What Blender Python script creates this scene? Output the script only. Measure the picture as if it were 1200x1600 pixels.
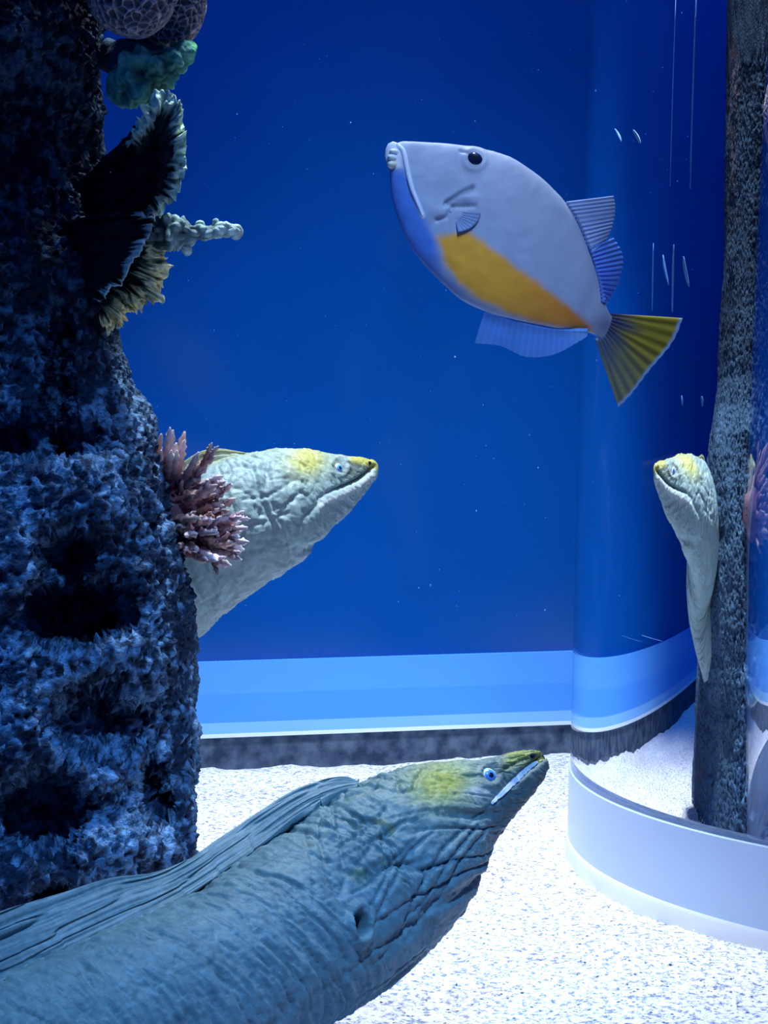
import bpy, math, random
import numpy as np
from mathutils import Vector, Matrix

for o in list(bpy.data.objects):
    bpy.data.objects.remove(o, do_unlink=True)
scene = bpy.context.scene
COL = scene.collection
random.seed(7)
rng = np.random.default_rng(11)

# ------------------------------------------------------------------ camera
F_PX, PITCH, ROLL, CAM_H = 2875.0, 0.0404, -0.0052, 0.5
FWD = np.array([0, math.cos(PITCH), -math.sin(PITCH)])
UP0 = np.array([0, math.sin(PITCH), math.cos(PITCH)])
RT0 = np.array([1.0, 0, 0])
RT = RT0 * math.cos(ROLL) + UP0 * math.sin(ROLL)
UP = UP0 * math.cos(ROLL) - RT0 * math.sin(ROLL)
EYE = np.array([0, 0, CAM_H])
cam_data = bpy.data.cameras.new('camera')
cam_data.sensor_fit = 'VERTICAL'
cam_data.sensor_height = 24.0
cam_data.lens = F_PX / 1600.0 * 24.0
cam_data.clip_start = 0.02
cam = bpy.data.objects.new('camera', cam_data)
COL.objects.link(cam)
cam.matrix_world = Matrix(((RT[0], UP[0], -FWD[0], EYE[0]), (RT[1], UP[1], -FWD[1], EYE[1]),
                           (RT[2], UP[2], -FWD[2], EYE[2]), (0, 0, 0, 1)))
scene.camera = cam

# ------------------------------------------------------------------ world, lights, exposure
world = bpy.data.worlds.new('world')
scene.world = world
world.use_nodes = True
bg = world.node_tree.nodes['Background']
bg.inputs['Color'].default_value = (0.012, 0.12, 0.62, 1)
bg.inputs['Strength'].default_value = 0.42

def area_light(name, loc, target, size, power, color, spread=180):
    d = bpy.data.lights.new(name, 'AREA')
    d.shape = 'DISK'
    d.size = size
    d.energy = power
    d.color = color
    d.spread = math.radians(spread)
    o = bpy.data.objects.new(name, d)
    COL.objects.link(o)
    o.location = loc
    o.rotation_euler = (Vector(target) - Vector(loc)).to_track_quat('-Z', 'Y').to_euler()
    return o

def spot_light(name, loc, target, radius, power, color, angle, blend):
    d = bpy.data.lights.new(name, 'SPOT')
    d.shadow_soft_size = radius
    d.energy = power
    d.color = color
    d.spot_size = math.radians(angle)
    d.spot_blend = blend
    o = bpy.data.objects.new(name, d)
    COL.objects.link(o)
    o.location = loc
    o.rotation_euler = (Vector(target) - Vector(loc)).to_track_quat('-Z', 'Y').to_euler()
    return o

spot_light('white_tank_lamp', (0.16, 2.10, 2.45), (0.13, 2.20, 0), 0.14, 520, (0.78, 0.90, 1.0), 54, 1.0)
spot_light('added_blue_fill', (0.20, 0.50, 1.9), (-0.24, 1.45, 0.02), 0.08, 190, (0.17, 0.46, 1.0), 36, 0.9)  # unseen fill, added to light the rock front and near eel blue
spot_light('added_fish_fill', (0.35, 0.25, 1.75), (0.13, 1.5, 0.72), 0.10, 46, (0.72, 0.83, 1.0), 22, 0.8)  # unseen frontal spot, added to brighten the fish
wash = area_light('added_wall_wash', (-0.8, 2.0, 2.5), (-0.7, 2.70, 0.40), 0.3, 13, (0.02, 0.24, 1.0), 100)  # unseen strip, added to brighten the back wall evenly
wash.data.shape = 'RECTANGLE'
wash.data.size = 4.4
wash.data.size_y = 0.2

vs = scene.view_settings
vs.view_transform = 'Standard'
vs.look = 'None'
vs.exposure = 0.0
vs.gamma = 1.0
vs.use_curve_mapping = False

# ------------------------------------------------------------------ helpers
def ray(x, y):
    return RT * (x - 600) / F_PX - UP * (y - 800) / F_PX + FWD

def at(x, y, Y):
    """point of the tank seen at photo position (x, y), standing at depth Y"""
    d = ray(x, y)
    return EYE + d * (Y / d[1])

def to_px(P):
    v = P - EYE
    w = v @ FWD
    return np.stack([600 + F_PX * (v @ RT) / w, 800 - F_PX * (v @ UP) / w], -1)

TAB = rng.random(1 << 16)
def _h(i, j, k, s=0):
    n = (i.astype(np.int64) * 73856093) ^ (j.astype(np.int64) * 19349663) ^ (k.astype(np.int64) * 83492791) ^ (s * 2654435)
    n = (n ^ (n >> 13)) * 1274126177
    return TAB[(n ^ (n >> 16)) & 0xFFFF]

def vnoise(P, s=0):
    """value noise -1..1"""
    P = np.asarray(P, float)
    I = np.floor(P)
    f = P - I
    f = f * f * f * (f * (f * 6 - 15) + 10)
    I = I.astype(np.int64)
    r = 0
    for a in (0, 1):
        for b in (0, 1):
            for c in (0, 1):
                w = (f[..., 0] if a else 1 - f[..., 0]) * (f[..., 1] if b else 1 - f[..., 1]) * (f[..., 2] if c else 1 - f[..., 2])
                r = r + w * _h(I[..., 0] + a, I[..., 1] + b, I[..., 2] + c, s)
    return r * 2 - 1

def fbm(P, oct=4, s=0):
    r, a, t = 0, 1.0, 0
    for i in range(oct):
        r = r + a * vnoise(np.asarray(P) * 2 ** i + 17.3 * i, s + i)
        t += a
        a *= 0.5
    return r / t

def ridged(P, oct=3, s=0):
    r, a, t = 0, 1.0, 0
    for i in range(oct):
        r = r + a * (1 - 2 * np.abs(vnoise(np.asarray(P) * 2 ** i + 9.1 * i, s + i)))
        t += a
        a *= 0.5
    return r / t

def worley(P, s=0):
    P = np.asarray(P, float)
    I = np.floor(P).astype(np.int64)
    f1 = np.full(P.shape[:-1], 9.0)
    f2 = np.full(P.shape[:-1], 9.0)
    for a in (-1, 0, 1):
        for b in (-1, 0, 1):
            for c in (-1, 0, 1):
                i, j, k = I[..., 0] + a, I[..., 1] + b, I[..., 2] + c
                dx = i + _h(i, j, k, s + 1) - P[..., 0]
                dy = j + _h(i, j, k, s + 2) - P[..., 1]
                dz = k + _h(i, j, k, s + 3) - P[..., 2]
                d = np.sqrt(dx * dx + dy * dy + dz * dz)
                m = d < f1
                f2 = np.where(m, f1, np.minimum(f2, d))
                f1 = np.where(m, d, f1)
    return f1, f2

def sstep(a, b, x):
    t = np.clip((x - a) / (b - a), 0, 1)
    return t * t * (3 - 2 * t)

def poly_dist(P, pts):
    """distance of 2D points to an open polyline and the running fraction along it"""
    pts = np.asarray(pts, float)
    best = np.full(P.shape[:-1], 1e9)
    frac = np.zeros(P.shape[:-1])
    seg = np.linalg.norm(np.diff(pts, axis=0), axis=1)
    cum = np.concatenate([[0], np.cumsum(seg)])
    for i in range(len(pts) - 1):
        a, d = pts[i], pts[i + 1] - pts[i]
        t = np.clip(((P - a) @ d) / (d @ d), 0, 1)
        q = a + t[..., None] * d
        r = np.linalg.norm(P - q, axis=-1)
        m = r < best
        best = np.where(m, r, best)
        frac = np.where(m, (cum[i] + t * seg[i]) / cum[-1], frac)
    return best, frac

def poly_signed(P, pts):
    """signed distance to a closed polygon, positive inside"""
    pts = np.asarray(pts, float)
    d, _ = poly_dist(P, np.vstack([pts, pts[:1]]))
    inside = np.zeros(P.shape[:-1], bool)
    n = len(pts)
    for i in range(n):
        a, b = pts[i], pts[(i + 1) % n]
        c = (a[1] > P[..., 1]) != (b[1] > P[..., 1])
        xx = a[0] + (P[..., 1] - a[1]) / (b[1] - a[1] + 1e-12) * (b[0] - a[0])
        inside ^= c & (P[..., 0] < xx)
    return np.where(inside, d, -d)

def spline(K, n, pw=None):
    """Catmull-Rom through rows of K, n samples evenly by chord length"""
    K = np.asarray(K, float)
    ch = np.concatenate([[0], np.cumsum(np.linalg.norm(np.diff(K[:, :3], axis=0), axis=1))])
    ch /= ch[-1]
    u = np.linspace(0, 1, n)
    if pw is not None:
        u = pw(u)
    m = np.zeros_like(K)
    for i in range(len(K)):
        a, b = max(i - 1, 0), min(i + 1, len(K) - 1)
        m[i] = (K[b] - K[a]) / (ch[b] - ch[a])
    idx = np.clip(np.searchsorted(ch, u, side='right') - 1, 0, len(K) - 2)
    h = (ch[idx + 1] - ch[idx])[:, None]
    t = ((u - ch[idx])[:, None]) / h
    return (K[idx] * (2 * t ** 3 - 3 * t ** 2 + 1) + m[idx] * h * (t ** 3 - 2 * t ** 2 + t)
            + K[idx + 1] * (-2 * t ** 3 + 3 * t ** 2) + m[idx + 1] * h * (t ** 3 - t ** 2))

def mesh_obj(name, V, Fc, mat, parent=None, col=None, smooth=True, mats=None, mat_idx=None):
    me = bpy.data.meshes.new(name)
    V = np.asarray(V, float)
    if isinstance(Fc, np.ndarray):
        Fc = Fc.astype(np.int32)
        n, k = Fc.shape
        me.vertices.add(len(V))
        me.vertices.foreach_set('co', V.ravel())
        me.loops.add(n * k)
        me.loops.foreach_set('vertex_index', Fc.ravel())
        me.polygons.add(n)
        me.polygons.foreach_set('loop_start', np.arange(0, n * k, k, dtype=np.int32))
        me.polygons.foreach_set('loop_total', np.full(n, k, dtype=np.int32))
        me.update(calc_edges=True)
        me.validate()
    else:
        me.from_pydata(V.tolist(), [], [list(f) for f in Fc])
        me.update()
    for m in (mats or [mat]):
        me.materials.append(m)
    if mat_idx is not None:
        me.polygons.foreach_set('material_index', np.asarray(mat_idx, dtype=np.int32))
    me.polygons.foreach_set('use_smooth', np.full(len(me.polygons), smooth))
    if col is not None:
        at_ = me.color_attributes.new('col', 'FLOAT_COLOR', 'POINT')
        c4 = np.ones((len(V), 4))
        c4[:, :3] = np.asarray(col).reshape(-1, 3)
        at_.data.foreach_set('color', c4.ravel())
    o = bpy.data.objects.new(name, me)
    COL.objects.link(o)
    if parent is not None:
        o.parent = parent
        o.matrix_parent_inverse = Matrix.Translation(-Vector(parent.location)) if parent.type == 'EMPTY' else Matrix.Identity(4)
    return o

def empty(name, loc=(0, 0, 0)):
    o = bpy.data.objects.new(name, None)
    COL.objects.link(o)
    o.location = [float(v) for v in loc]
    o.empty_display_size = 0.05
    return o

def tag(o, label=None, cat=None, group=None, kind=None):
    if label: o['label'] = label
    if cat: o['category'] = cat
    if group: o['group'] = group
    if kind: o['kind'] = kind
    return o

def grid_faces(n, m, wrap=False, flip=False):
    i, j = np.meshgrid(np.arange(n - 1), np.arange(m if wrap else m - 1), indexing='ij')
    j2 = (j + 1) % m
    a, b, c, d = i * m + j, i * m + j2, (i + 1) * m + j2, (i + 1) * m + j
    f = np.stack([a, b, c, d], -1).reshape(-1, 4)
    return f[:, ::-1].copy() if flip else f

def slab_faces(n, m, flip=False):
    """faces of a closed sheet: front grid, back grid (offset n*m) and the rim between"""
    f = grid_faces(n, m, flip=flip)
    b = grid_faces(n, m, flip=not flip) + n * m
    r = list(range(m)) + [i * m + m - 1 for i in range(1, n)] + [(n - 1) * m + j for j in range(m - 2, -1, -1)] + [i * m for i in range(n - 2, 0, -1)]
    r = np.array(r)
    r2 = np.roll(r, -1)
    rim = np.stack([r, r + n * m, r2 + n * m, r2], -1)
    if flip:
        rim = rim[:, ::-1]
    return np.vstack([f, b, rim])

def grid_normals(P, wrap=False):
    du = np.gradient(P, axis=0)
    if wrap:
        dv = np.roll(P, -1, axis=1) - np.roll(P, 1, axis=1)
    else:
        dv = np.gradient(P, axis=1)
    n = np.cross(du, dv)
    return n / (np.linalg.norm(n, axis=-1, keepdims=True) + 1e-12)

def box(name, lo, hi, mat, parent=None, bevel=0.0, frame=None):
    lo, hi = np.array(lo, float), np.array(hi, float)
    b = min(bevel, 0.45 * float(min(hi - lo)))
    V, Fc = [], []
    if b <= 0:
        for z in (lo[2], hi[2]):
            for x, y in ((lo[0], lo[1]), (hi[0], lo[1]), (hi[0], hi[1]), (lo[0], hi[1])):
                V.append((x, y, z))
        Fc = [(3, 2, 1, 0), (4, 5, 6, 7), (0, 1, 5, 4), (1, 2, 6, 5), (2, 3, 7, 6), (3, 0, 4, 7)]
    else:
        for z, s in ((lo[2], b), (lo[2] + b, 0), (hi[2] - b, 0), (hi[2], b)):
            for x, y in ((lo[0] + s, lo[1] + s), (hi[0] - s, lo[1] + s), (hi[0] - s, hi[1] - s), (lo[0] + s, hi[1] - s)):
                V.append((x, y, z))
        Fc = [(3, 2, 1, 0), (12, 13, 14, 15)]
        for l in range(3):
            for k in range(4):
                a, c = l * 4 + k, l * 4 + (k + 1) % 4
                Fc.append((a, c, c + 4, a + 4))
    V = np.array(V)
    if frame is not None:
        V = V @ frame[0].T + frame[1]
    return mesh_obj(name, V, Fc, mat, parent, smooth=False)

# ------------------------------------------------------------------ materials
def nodes_of(name):
    m = bpy.data.materials.new(name)
    m.use_nodes = True
    nt = m.node_tree
    return m, nt, nt.nodes['Principled BSDF']

def node(nt, t, **kw):
    n = nt.nodes.new(t)
    for k, v in kw.items():
        if k in n.inputs:
            n.inputs[k].default_value = v
        else:
            setattr(n, k, v)
    return n

def noise_mat(name, c1, c2, scale, rough=0.7, bump=0.0, bscale=None, lo=0.35, hi=0.65, spec=0.3, bdist=0.002, detail=6):
    m, nt, p = nodes_of(name)
    tc = node(nt, 'ShaderNodeTexCoord')
    nz = node(nt, 'ShaderNodeTexNoise', Scale=scale, Detail=detail)
    nt.links.new(tc.outputs['Object'], nz.inputs['Vector'])
    r = node(nt, 'ShaderNodeValToRGB')
    r.color_ramp.elements[0].position, r.color_ramp.elements[0].color = lo, (*c1, 1)
    r.color_ramp.elements[1].position, r.color_ramp.elements[1].color = hi, (*c2, 1)
    nt.links.new(nz.outputs['Fac'], r.inputs['Fac'])
    nt.links.new(r.outputs['Color'], p.inputs['Base Color'])
    p.inputs['Roughness'].default_value = rough
    p.inputs['Specular IOR Level'].default_value = spec
    if bump:
        n2 = node(nt, 'ShaderNodeTexNoise', Scale=bscale or scale * 3, Detail=8)
        nt.links.new(tc.outputs['Object'], n2.inputs['Vector'])
        b = node(nt, 'ShaderNodeBump', Strength=bump, Distance=bdist)
        nt.links.new(n2.outputs['Fac'], b.inputs['Height'])
        nt.links.new(b.outputs['Normal'], p.inputs['Normal'])
    return m

def attr_mat(name, rough=0.5, vary=0.25, scale=120, bump=0.3, bscale=400, spec=0.4, bdist=0.001, translucent=0.0, sheen=None):
    """colour painted on the mesh, varied by fine noise"""
    m, nt, p = nodes_of(name)
    tc = node(nt, 'ShaderNodeTexCoord')
    a = node(nt, 'ShaderNodeAttribute', attribute_name='col')
    nz = node(nt, 'ShaderNodeTexNoise', Scale=scale, Detail=5)
    nt.links.new(tc.outputs['Object'], nz.inputs['Vector'])
    mr = node(nt, 'ShaderNodeMapRange')
    mr.inputs['From Min'].default_value, mr.inputs['From Max'].default_value = 0.3, 0.7
    mr.inputs['To Min'].default_value, mr.inputs['To Max'].default_value = 1 - vary, 1 + vary
    nt.links.new(nz.outputs['Fac'], mr.inputs['Value'])
    mx = node(nt, 'ShaderNodeVectorMath', operation='SCALE')
    nt.links.new(a.outputs['Color'], mx.inputs[0])
    nt.links.new(mr.outputs['Result'], mx.inputs['Scale'])
    nt.links.new(mx.outputs['Vector'], p.inputs['Base Color'])
    p.inputs['Roughness'].default_value = rough
    p.inputs['Specular IOR Level'].default_value = spec
    if bump:
        n2 = node(nt, 'ShaderNodeTexNoise', Scale=bscale, Detail=6)
        nt.links.new(tc.outputs['Object'], n2.inputs['Vector'])
        b = node(nt, 'ShaderNodeBump', Strength=bump, Distance=bdist)
        nt.links.new(n2.outputs['Fac'], b.inputs['Height'])
        nt.links.new(b.outputs['Normal'], p.inputs['Normal'])
    if translucent:
        t = node(nt, 'ShaderNodeBsdfTranslucent')
        nt.links.new(mx.outputs['Vector'], t.inputs['Color'])
        ms = node(nt, 'ShaderNodeMixShader', Fac=translucent)
        nt.links.new(p.outputs[0], ms.inputs[1])
        nt.links.new(t.outputs[0], ms.inputs[2])
        nt.links.new(ms.outputs[0], nt.nodes['Material Output'].inputs['Surface'])
    return m

def glass_mat(name, ior, color=(1, 1, 1)):
    m = bpy.data.materials.new(name)
    m.use_nodes = True
    nt = m.node_tree
    nt.nodes.remove(nt.nodes['Principled BSDF'])
    g = node(nt, 'ShaderNodeBsdfGlass', IOR=ior, Roughness=0.0, Color=(*color, 1))
    nt.links.new(g.outputs[0], nt.nodes['Material Output'].inputs['Surface'])
    return m

def sand_material():
    m, nt, p = nodes_of('white_coral_sand')
    tc = node(nt, 'ShaderNodeTexCoord')
    n1 = node(nt, 'ShaderNodeTexNoise', Scale=150, Detail=4, Roughness=0.7)
    n2 = node(nt, 'ShaderNodeTexNoise', Scale=5, Detail=3)
    v = node(nt, 'ShaderNodeTexVoronoi', Scale=330)
    for n in (n1, n2, v):
        nt.links.new(tc.outputs['Object'], n.inputs['Vector'])
    r1 = node(nt, 'ShaderNodeValToRGB')
    e = r1.color_ramp.elements
    e[0].position, e[0].color = 0.38, (0.24, 0.25, 0.36, 1)
    e[1].position, e[1].color = 0.52, (0.86, 0.86, 0.88, 1)
    nt.links.new(n1.outputs['Fac'], r1.inputs['Fac'])
    r2 = node(nt, 'ShaderNodeValToRGB')
    r2.color_ramp.elements[0].position, r2.color_ramp.elements[0].color = 0.35, (0.86, 0.84, 0.90, 1)
    r2.color_ramp.elements[1].position, r2.color_ramp.elements[1].color = 0.65, (1, 1, 0.98, 1)
    nt.links.new(n2.outputs['Fac'], r2.inputs['Fac'])
    mx = node(nt, 'ShaderNodeVectorMath', operation='MULTIPLY')
    nt.links.new(r1.outputs['Color'], mx.inputs[0])
    nt.links.new(r2.outputs['Color'], mx.inputs[1])
    nt.links.new(mx.outputs['Vector'], p.inputs['Base Color'])
    p.inputs['Roughness'].default_value = 0.9
    p.inputs['Specular IOR Level'].default_value = 0.1
    b1 = node(nt, 'ShaderNodeBump', Strength=0.55, Distance=0.003)
    nt.links.new(v.outputs['Distance'], b1.inputs['Height'])
    b2 = node(nt, 'ShaderNodeBump', Strength=0.5, Distance=0.004)
    nt.links.new(n1.outputs['Fac'], b2.inputs['Height'])
    nt.links.new(b1.outputs['Normal'], b2.inputs['Normal'])
    nt.links.new(b2.outputs['Normal'], p.inputs['Normal'])
    return m

M = {}
M['sand'] = sand_material()
M['wall'] = noise_mat('deep_blue_back_panel', (0.0015, 0.075, 0.33), (0.0020, 0.085, 0.37), 3.0, rough=0.12, spec=0.35)
M['wall_side'] = noise_mat('deep_blue_side_panel', (0.0015, 0.090, 0.42), (0.0020, 0.100, 0.46), 3.0, rough=0.4, spec=0.2)
M['band_a'] = noise_mat('pale_blue_acrylic_upper', (0.09, 0.36, 0.90), (0.10, 0.38, 0.92), 2, rough=0.35)
M['band_b'] = noise_mat('pale_blue_acrylic_middle', (0.07, 0.32, 0.90), (0.08, 0.34, 0.92), 2, rough=0.35)
M['band_c'] = noise_mat('pale_blue_acrylic_lower', (0.22, 0.52, 0.94), (0.24, 0.54, 0.95), 2, rough=0.35)
M['lip'] = noise_mat('white_acrylic_lip', (0.75, 0.88, 0.98), (0.80, 0.90, 0.98), 8, rough=0.4)
M['footing'] = noise_mat('dark_grey_joint', (0.02, 0.04, 0.08), (0.10, 0.14, 0.20), 45, rough=0.85, bump=0.4)
M['tube_out'] = glass_mat('clear_acrylic_water_side', 1.08)
M['tube_in'] = glass_mat('clear_acrylic_air_side', 1.61)
M['base_band'] = noise_mat('frosted_base_band', (0.62, 0.77, 0.97), (0.70, 0.82, 0.98), 4, rough=0.3, spec=0.5)
M['base_rim'] = noise_mat('white_base_rim', (0.92, 0.93, 0.93), (0.95, 0.95, 0.95), 10, rough=0.5)
M['scratch_glint'] = noise_mat('pale_scuff_glint', (0.06, 0.22, 0.55), (0.14, 0.34, 0.65), 60, rough=0.6)
M['rock'] = attr_mat('porous_reef_rock', rough=0.9, vary=0.4, scale=140, bump=1.0, bscale=240, spec=0.15, bdist=0.006)
M['eel'] = attr_mat('leathery_moray_skin', rough=0.52, vary=0.16, scale=150, bump=0.35, bscale=500, spec=0.35, bdist=0.0012)
M['fish'] = attr_mat('matte_triggerfish_skin', rough=0.5, vary=0.05, scale=90, bump=0.12, bscale=900, spec=0.3, bdist=0.0006)
M['fin'] = attr_mat('thin_fin_membrane', rough=0.5, vary=0.06, scale=80, bump=0.0, spec=0.2, translucent=0.35)
M['coral'] = attr_mat('stony_coral', rough=0.85, vary=0.35, scale=160, bump=0.7, bscale=420, spec=0.15, bdist=0.002)
M['eye_white'] = noise_mat('pale_blue_eye', (0.55, 0.68, 0.86), (0.66, 0.78, 0.92), 300, rough=0.25, spec=0.5)
M['eye_iris'] = noise_mat('blue_eye_iris', (0.10, 0.26, 0.62), (0.14, 0.32, 0.68), 300, rough=0.2, spec=0.5)
M['eye_dark'] = noise_mat('dark_eye_pupil', (0.004, 0.012, 0.045), (0.006, 0.014, 0.045), 300, rough=0.15, spec=0.6)
M['tooth'] = noise_mat('white_tooth', (0.80, 0.82, 0.84), (0.86, 0.88, 0.90), 200, rough=0.4)
M['tooth_cream'] = noise_mat('cream_tooth', (0.78, 0.66, 0.46), (0.88, 0.80, 0.64), 120, rough=0.4)
M['lip_white'] = noise_mat('pale_lip', (0.72, 0.74, 0.82), (0.80, 0.82, 0.88), 120, rough=0.5)
M['hole'] = noise_mat('dark_gill_hollow', (0.004, 0.006, 0.012), (0.008, 0.010, 0.018), 100, rough=0.9)
M['speck'] = noise_mat('drifting_speck', (0.16, 0.34, 0.70), (0.30, 0.50, 0.85), 50, rough=0.7)

# ------------------------------------------------------------------ the tank: floor, back wall, ledge
def build_floor():
    xs = np.concatenate([np.linspace(-2.4, -0.6, 40)[:-1], np.linspace(-0.6, 0.9, 420), np.linspace(0.9, 2.8, 40)[1:]])
    ys = np.concatenate([np.linspace(0.2, 1.35, 40)[:-1], np.linspace(1.35, 2.75, 420), np.linspace(2.75, 3.6, 16)[1:]])
    X, Y = np.meshgrid(xs, ys, indexing='ij')
    P = np.stack([X, Y, np.zeros_like(X)], -1)
    near = sstep(2.55, 2.78, Y - 0.205 * X)
    z = 0.006 * fbm(P * 7, 3, 5) + 0.0022 * fbm(P * 60, 2, 9) - 0.004 + near * 0.005 * fbm(P * 22 + 3, 2, 3)
    P[..., 2] = z
    o = mesh_obj('floor', P.reshape(-1, 3), grid_faces(len(xs), len(ys), flip=False), M['sand'])
    return tag(o, 'white speckled sand covering the tank floor', None, kind='structure')
build_floor()

WALL_D, WALL_YAW = 2.8329, 0.2026
WR = np.array([[math.cos(WALL_YAW), -math.sin(WALL_YAW), 0], [math.sin(WALL_YAW), math.cos(WALL_YAW), 0], [0, 0, 1]])
WF = (WR, np.array([0, WALL_D, 0]))
wb = box('wall_back', (-3.0, 0.010, -0.02), (3.2, 0.05, 1.9), M['wall'], frame=WF)
tag(wb, 'deep blue back panel of the tank', kind='structure')
wl = box('wall_left', (-2.44, 0.2, -0.02), (-2.40, 2.75, 1.9), M['wall_side'])
tag(wl, 'deep blue left end of the tank', kind='structure')
wr = box('wall_right', (2.70, 0.2, -0.02), (2.74, 3.6, 1.9), M['wall_side'])
tag(wr, 'deep blue right end of the tank', kind='structure')
t1 = empty('trim_1', (0, WALL_D, 0.05))
tag(t1, 'pale blue acrylic ledge along the foot of the back wall', kind='structure')
for nm, z0, z1, k in (('upper_strip', 0.112, 0.1615, 'band_a'), ('middle_strip', 0.068, 0.112, 'band_b'),
                      ('lower_strip', 0.0512, 0.068, 'band_c'), ('white_lip', 0.0451, 0.0512, 'lip')):
    box(nm, (-2.6, 0.0, z0), (2.9, 0.012, z1), M[k], t1, frame=WF)
t2 = box('trim_2', (-2.6, 0.004, -0.02), (2.9, 0.012, 0.0449), M['footing'], frame=WF)
tag(t2, 'dark grey joint between sand and ledge', kind='structure')

# ------------------------------------------------------------------ clear acrylic tube
TC, TR = np.array([0.8123, 2.1695, 0.0]), 0.5923
TSX, TSY = 0.0234, -0.0028
def ring_mesh(name, prof, parent, mats, midx, n=256, smooth=True):
    """closed ring swept round the tube axis; prof is a closed list of (radius, z)"""
    a = np.linspace(0, 2 * math.pi, n, endpoint=False)
    V = np.array([[TC[0] + r * np.cos(a) + TSX * z, TC[1] + r * np.sin(a) + TSY * z, np.full(n, z)] for r, z in prof])
    V = V.transpose(2, 0, 1)           # n, k, 3
    k = len(prof)
    i, j = np.meshgrid(np.arange(n), np.arange(k), indexing='ij')
    i2, j2 = (i + 1) % n, (j + 1) % k
    f = np.stack([i * k + j, i2 * k + j, i2 * k + j2, i * k + j2], -1).reshape(-1, 4)
    mi = np.array([midx[jj] for jj in j.ravel()])
    o = mesh_obj(name, V.reshape(-1, 3), f, None, parent, mats=mats, mat_idx=mi, smooth=smooth)
    return o
tube = empty('acrylic_tube', TC)
tag(tube, 'large clear acrylic tube mirroring the rock and eel, standing on pale base ring', 'tube')
tw = ring_mesh('tube_wall', [(TR, 0.02), (TR, 1.55), (TR - 0.0155, 1.55), (TR - 0.0155, 0.02)], tube, [M['tube_out'], M['tube_in']], [0, 0, 1, 0])
bb = ring_mesh('base_band', [(TR + 0.0015, 0.016), (TR + 0.0015, 0.0995), (TR + 0.0002, 0.101), (TR - 0.0165, 0.101), (TR - 0.0165, 0.016)], tube, [M['base_band']], [0] * 5)
bb['label'] = 'frosted pale blue base band'
br = ring_mesh('base_rim', [(TR + 0.004, -0.012), (TR + 0.004, 0.014), (TR + 0.002, 0.018), (TR - 0.018, 0.018), (TR - 0.018, -0.012)], tube, [M['base_rim']], [0] * 5)
br['label'] = 'white rim standing on the sand'
for o in (tw, bb, br):
    md = o.modifiers.new('edge', 'EDGE_SPLIT')
    md.split_angle = math.radians(40)

def on_tube(x, y, out=0.0):
    d = ray(x, y)
    ox, oy = EYE[0] - TC[0] - TSX * EYE[2], EYE[1] - TC[1] - TSY * EYE[2]
    dx, dy = d[0] - TSX * d[2], d[1] - TSY * d[2]
    r = TR + out
    a, b, c = dx * dx + dy * dy, ox * dx + oy * dy, ox * ox + oy * oy - r * r
    t = (-b - math.sqrt(max(b * b - a * c, 0))) / a
    return EYE + d * t

def scratch_glint(pts, w):
    """thin raised mark on the outside of the tube: scuffs and a painted reflection"""
    n = 9
    K = spline([[x, y, 0] for x, y in pts], n)
    V = []
    for i in range(n):
        x, y = K[i, 0], K[i, 1]
        ww = w * math.sin(math.pi * (0.08 + 0.84 * i / (n - 1))) + 0.15
        for out in (-0.0002, 0.0004):
            for s in (-1, 1):
                V.append(on_tube(x + s * ww, y, out))
    Fc = []
    for i in range(n - 1):
        a = i * 4
        Fc += [(a + 2, a + 3, a + 7, a + 6), (a, a + 4, a + 5, a + 1), (a, a + 2, a + 6, a + 4), (a + 1, a + 5, a + 7, a + 3)]
    Fc += [(0, 1, 3, 2), (4 * n - 4, 4 * n - 2, 4 * n - 1, 4 * n - 3)]
    mesh_obj('scratch_glint', np.array(V), Fc, M['scratch_glint'], tube)
for pts, w in (([(1056, -5), (1052, 120), (1049, 220), (1047, 292)], 0.6), ([(961, 201), (966, 210), (971, 222)], 2.0),  # long first streak is a reflected light edge, made as a pale sliver
               ([(1021, 380), (1020, 430), (1019, 486)], 0.9), ([(1036, 398), (1039, 420), (1045, 446)], 2.0),
               ([(1065, 618), (1066, 626), (1066, 634)], 1.3), ([(972, 993), (986, 998), (1004, 1003)], 0.5), ([(1076, 790), (1085, 787), (1096, 783)], 0.5)):
    scratch_glint(pts, w)

# ------------------------------------------------------------------ reef rock column
def rock_edge(z):
    zs = np.array([-0.05, 0.02, 0.10, 0.17, 0.22, 0.30, 0.36, 0.42, 0.47, 0.52, 0.56, 0.60, 0.64, 0.70, 0.80, 0.92, 1.10, 1.4])
    px = np.array([318, 306, 296, 296, 288, 288, 284, 272, 256, 226, 188, 172, 176, 160, 150, 160, 176, 180])
    return np.interp(z, zs, (px - 600) / F_PX * 1.83)

RC = np.array([-0.55, 1.83])
ROCK_BUMPS = [  # photo x, y, radius x, radius y, height
    (150, 770, 120, 75, 0.040), (235, 900, 62, 90, 0.025), (15, 880, 55, 70, 0.050), (45, 1120, 75, 110, 0.050),
    (230, 1040, 70, 60, 0.030), (160, 1200, 62, 55, 0.040), (185, 1325, 95, 62, 0.065), (270, 1240, 30, 90, 0.018),
    (40, 1370, 90, 40, 0.045), (60, 560, 60, 90, 0.010), (150, 560, 40, 120, 0.018), (120, 1010, 80, 24, 0.030),
    (112, 962, 74, 50, -0.150), (95, 868, 40, 36, -0.075), (125, 1120, 55, 60, -0.070), (70, 1265, 62, 62, -0.075),
    (236, 1240, 30, 60, -0.050), (92, 600, 22, 120, -0.050), (30, 690, 90, 40, -0.070), (110, 1390, 60, 22, -0.05),
    (200, 1130, 30, 40, -0.03), (60, 250, 120, 160, -0.05), (130, 700, 60, 30, -0.02)]

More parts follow.
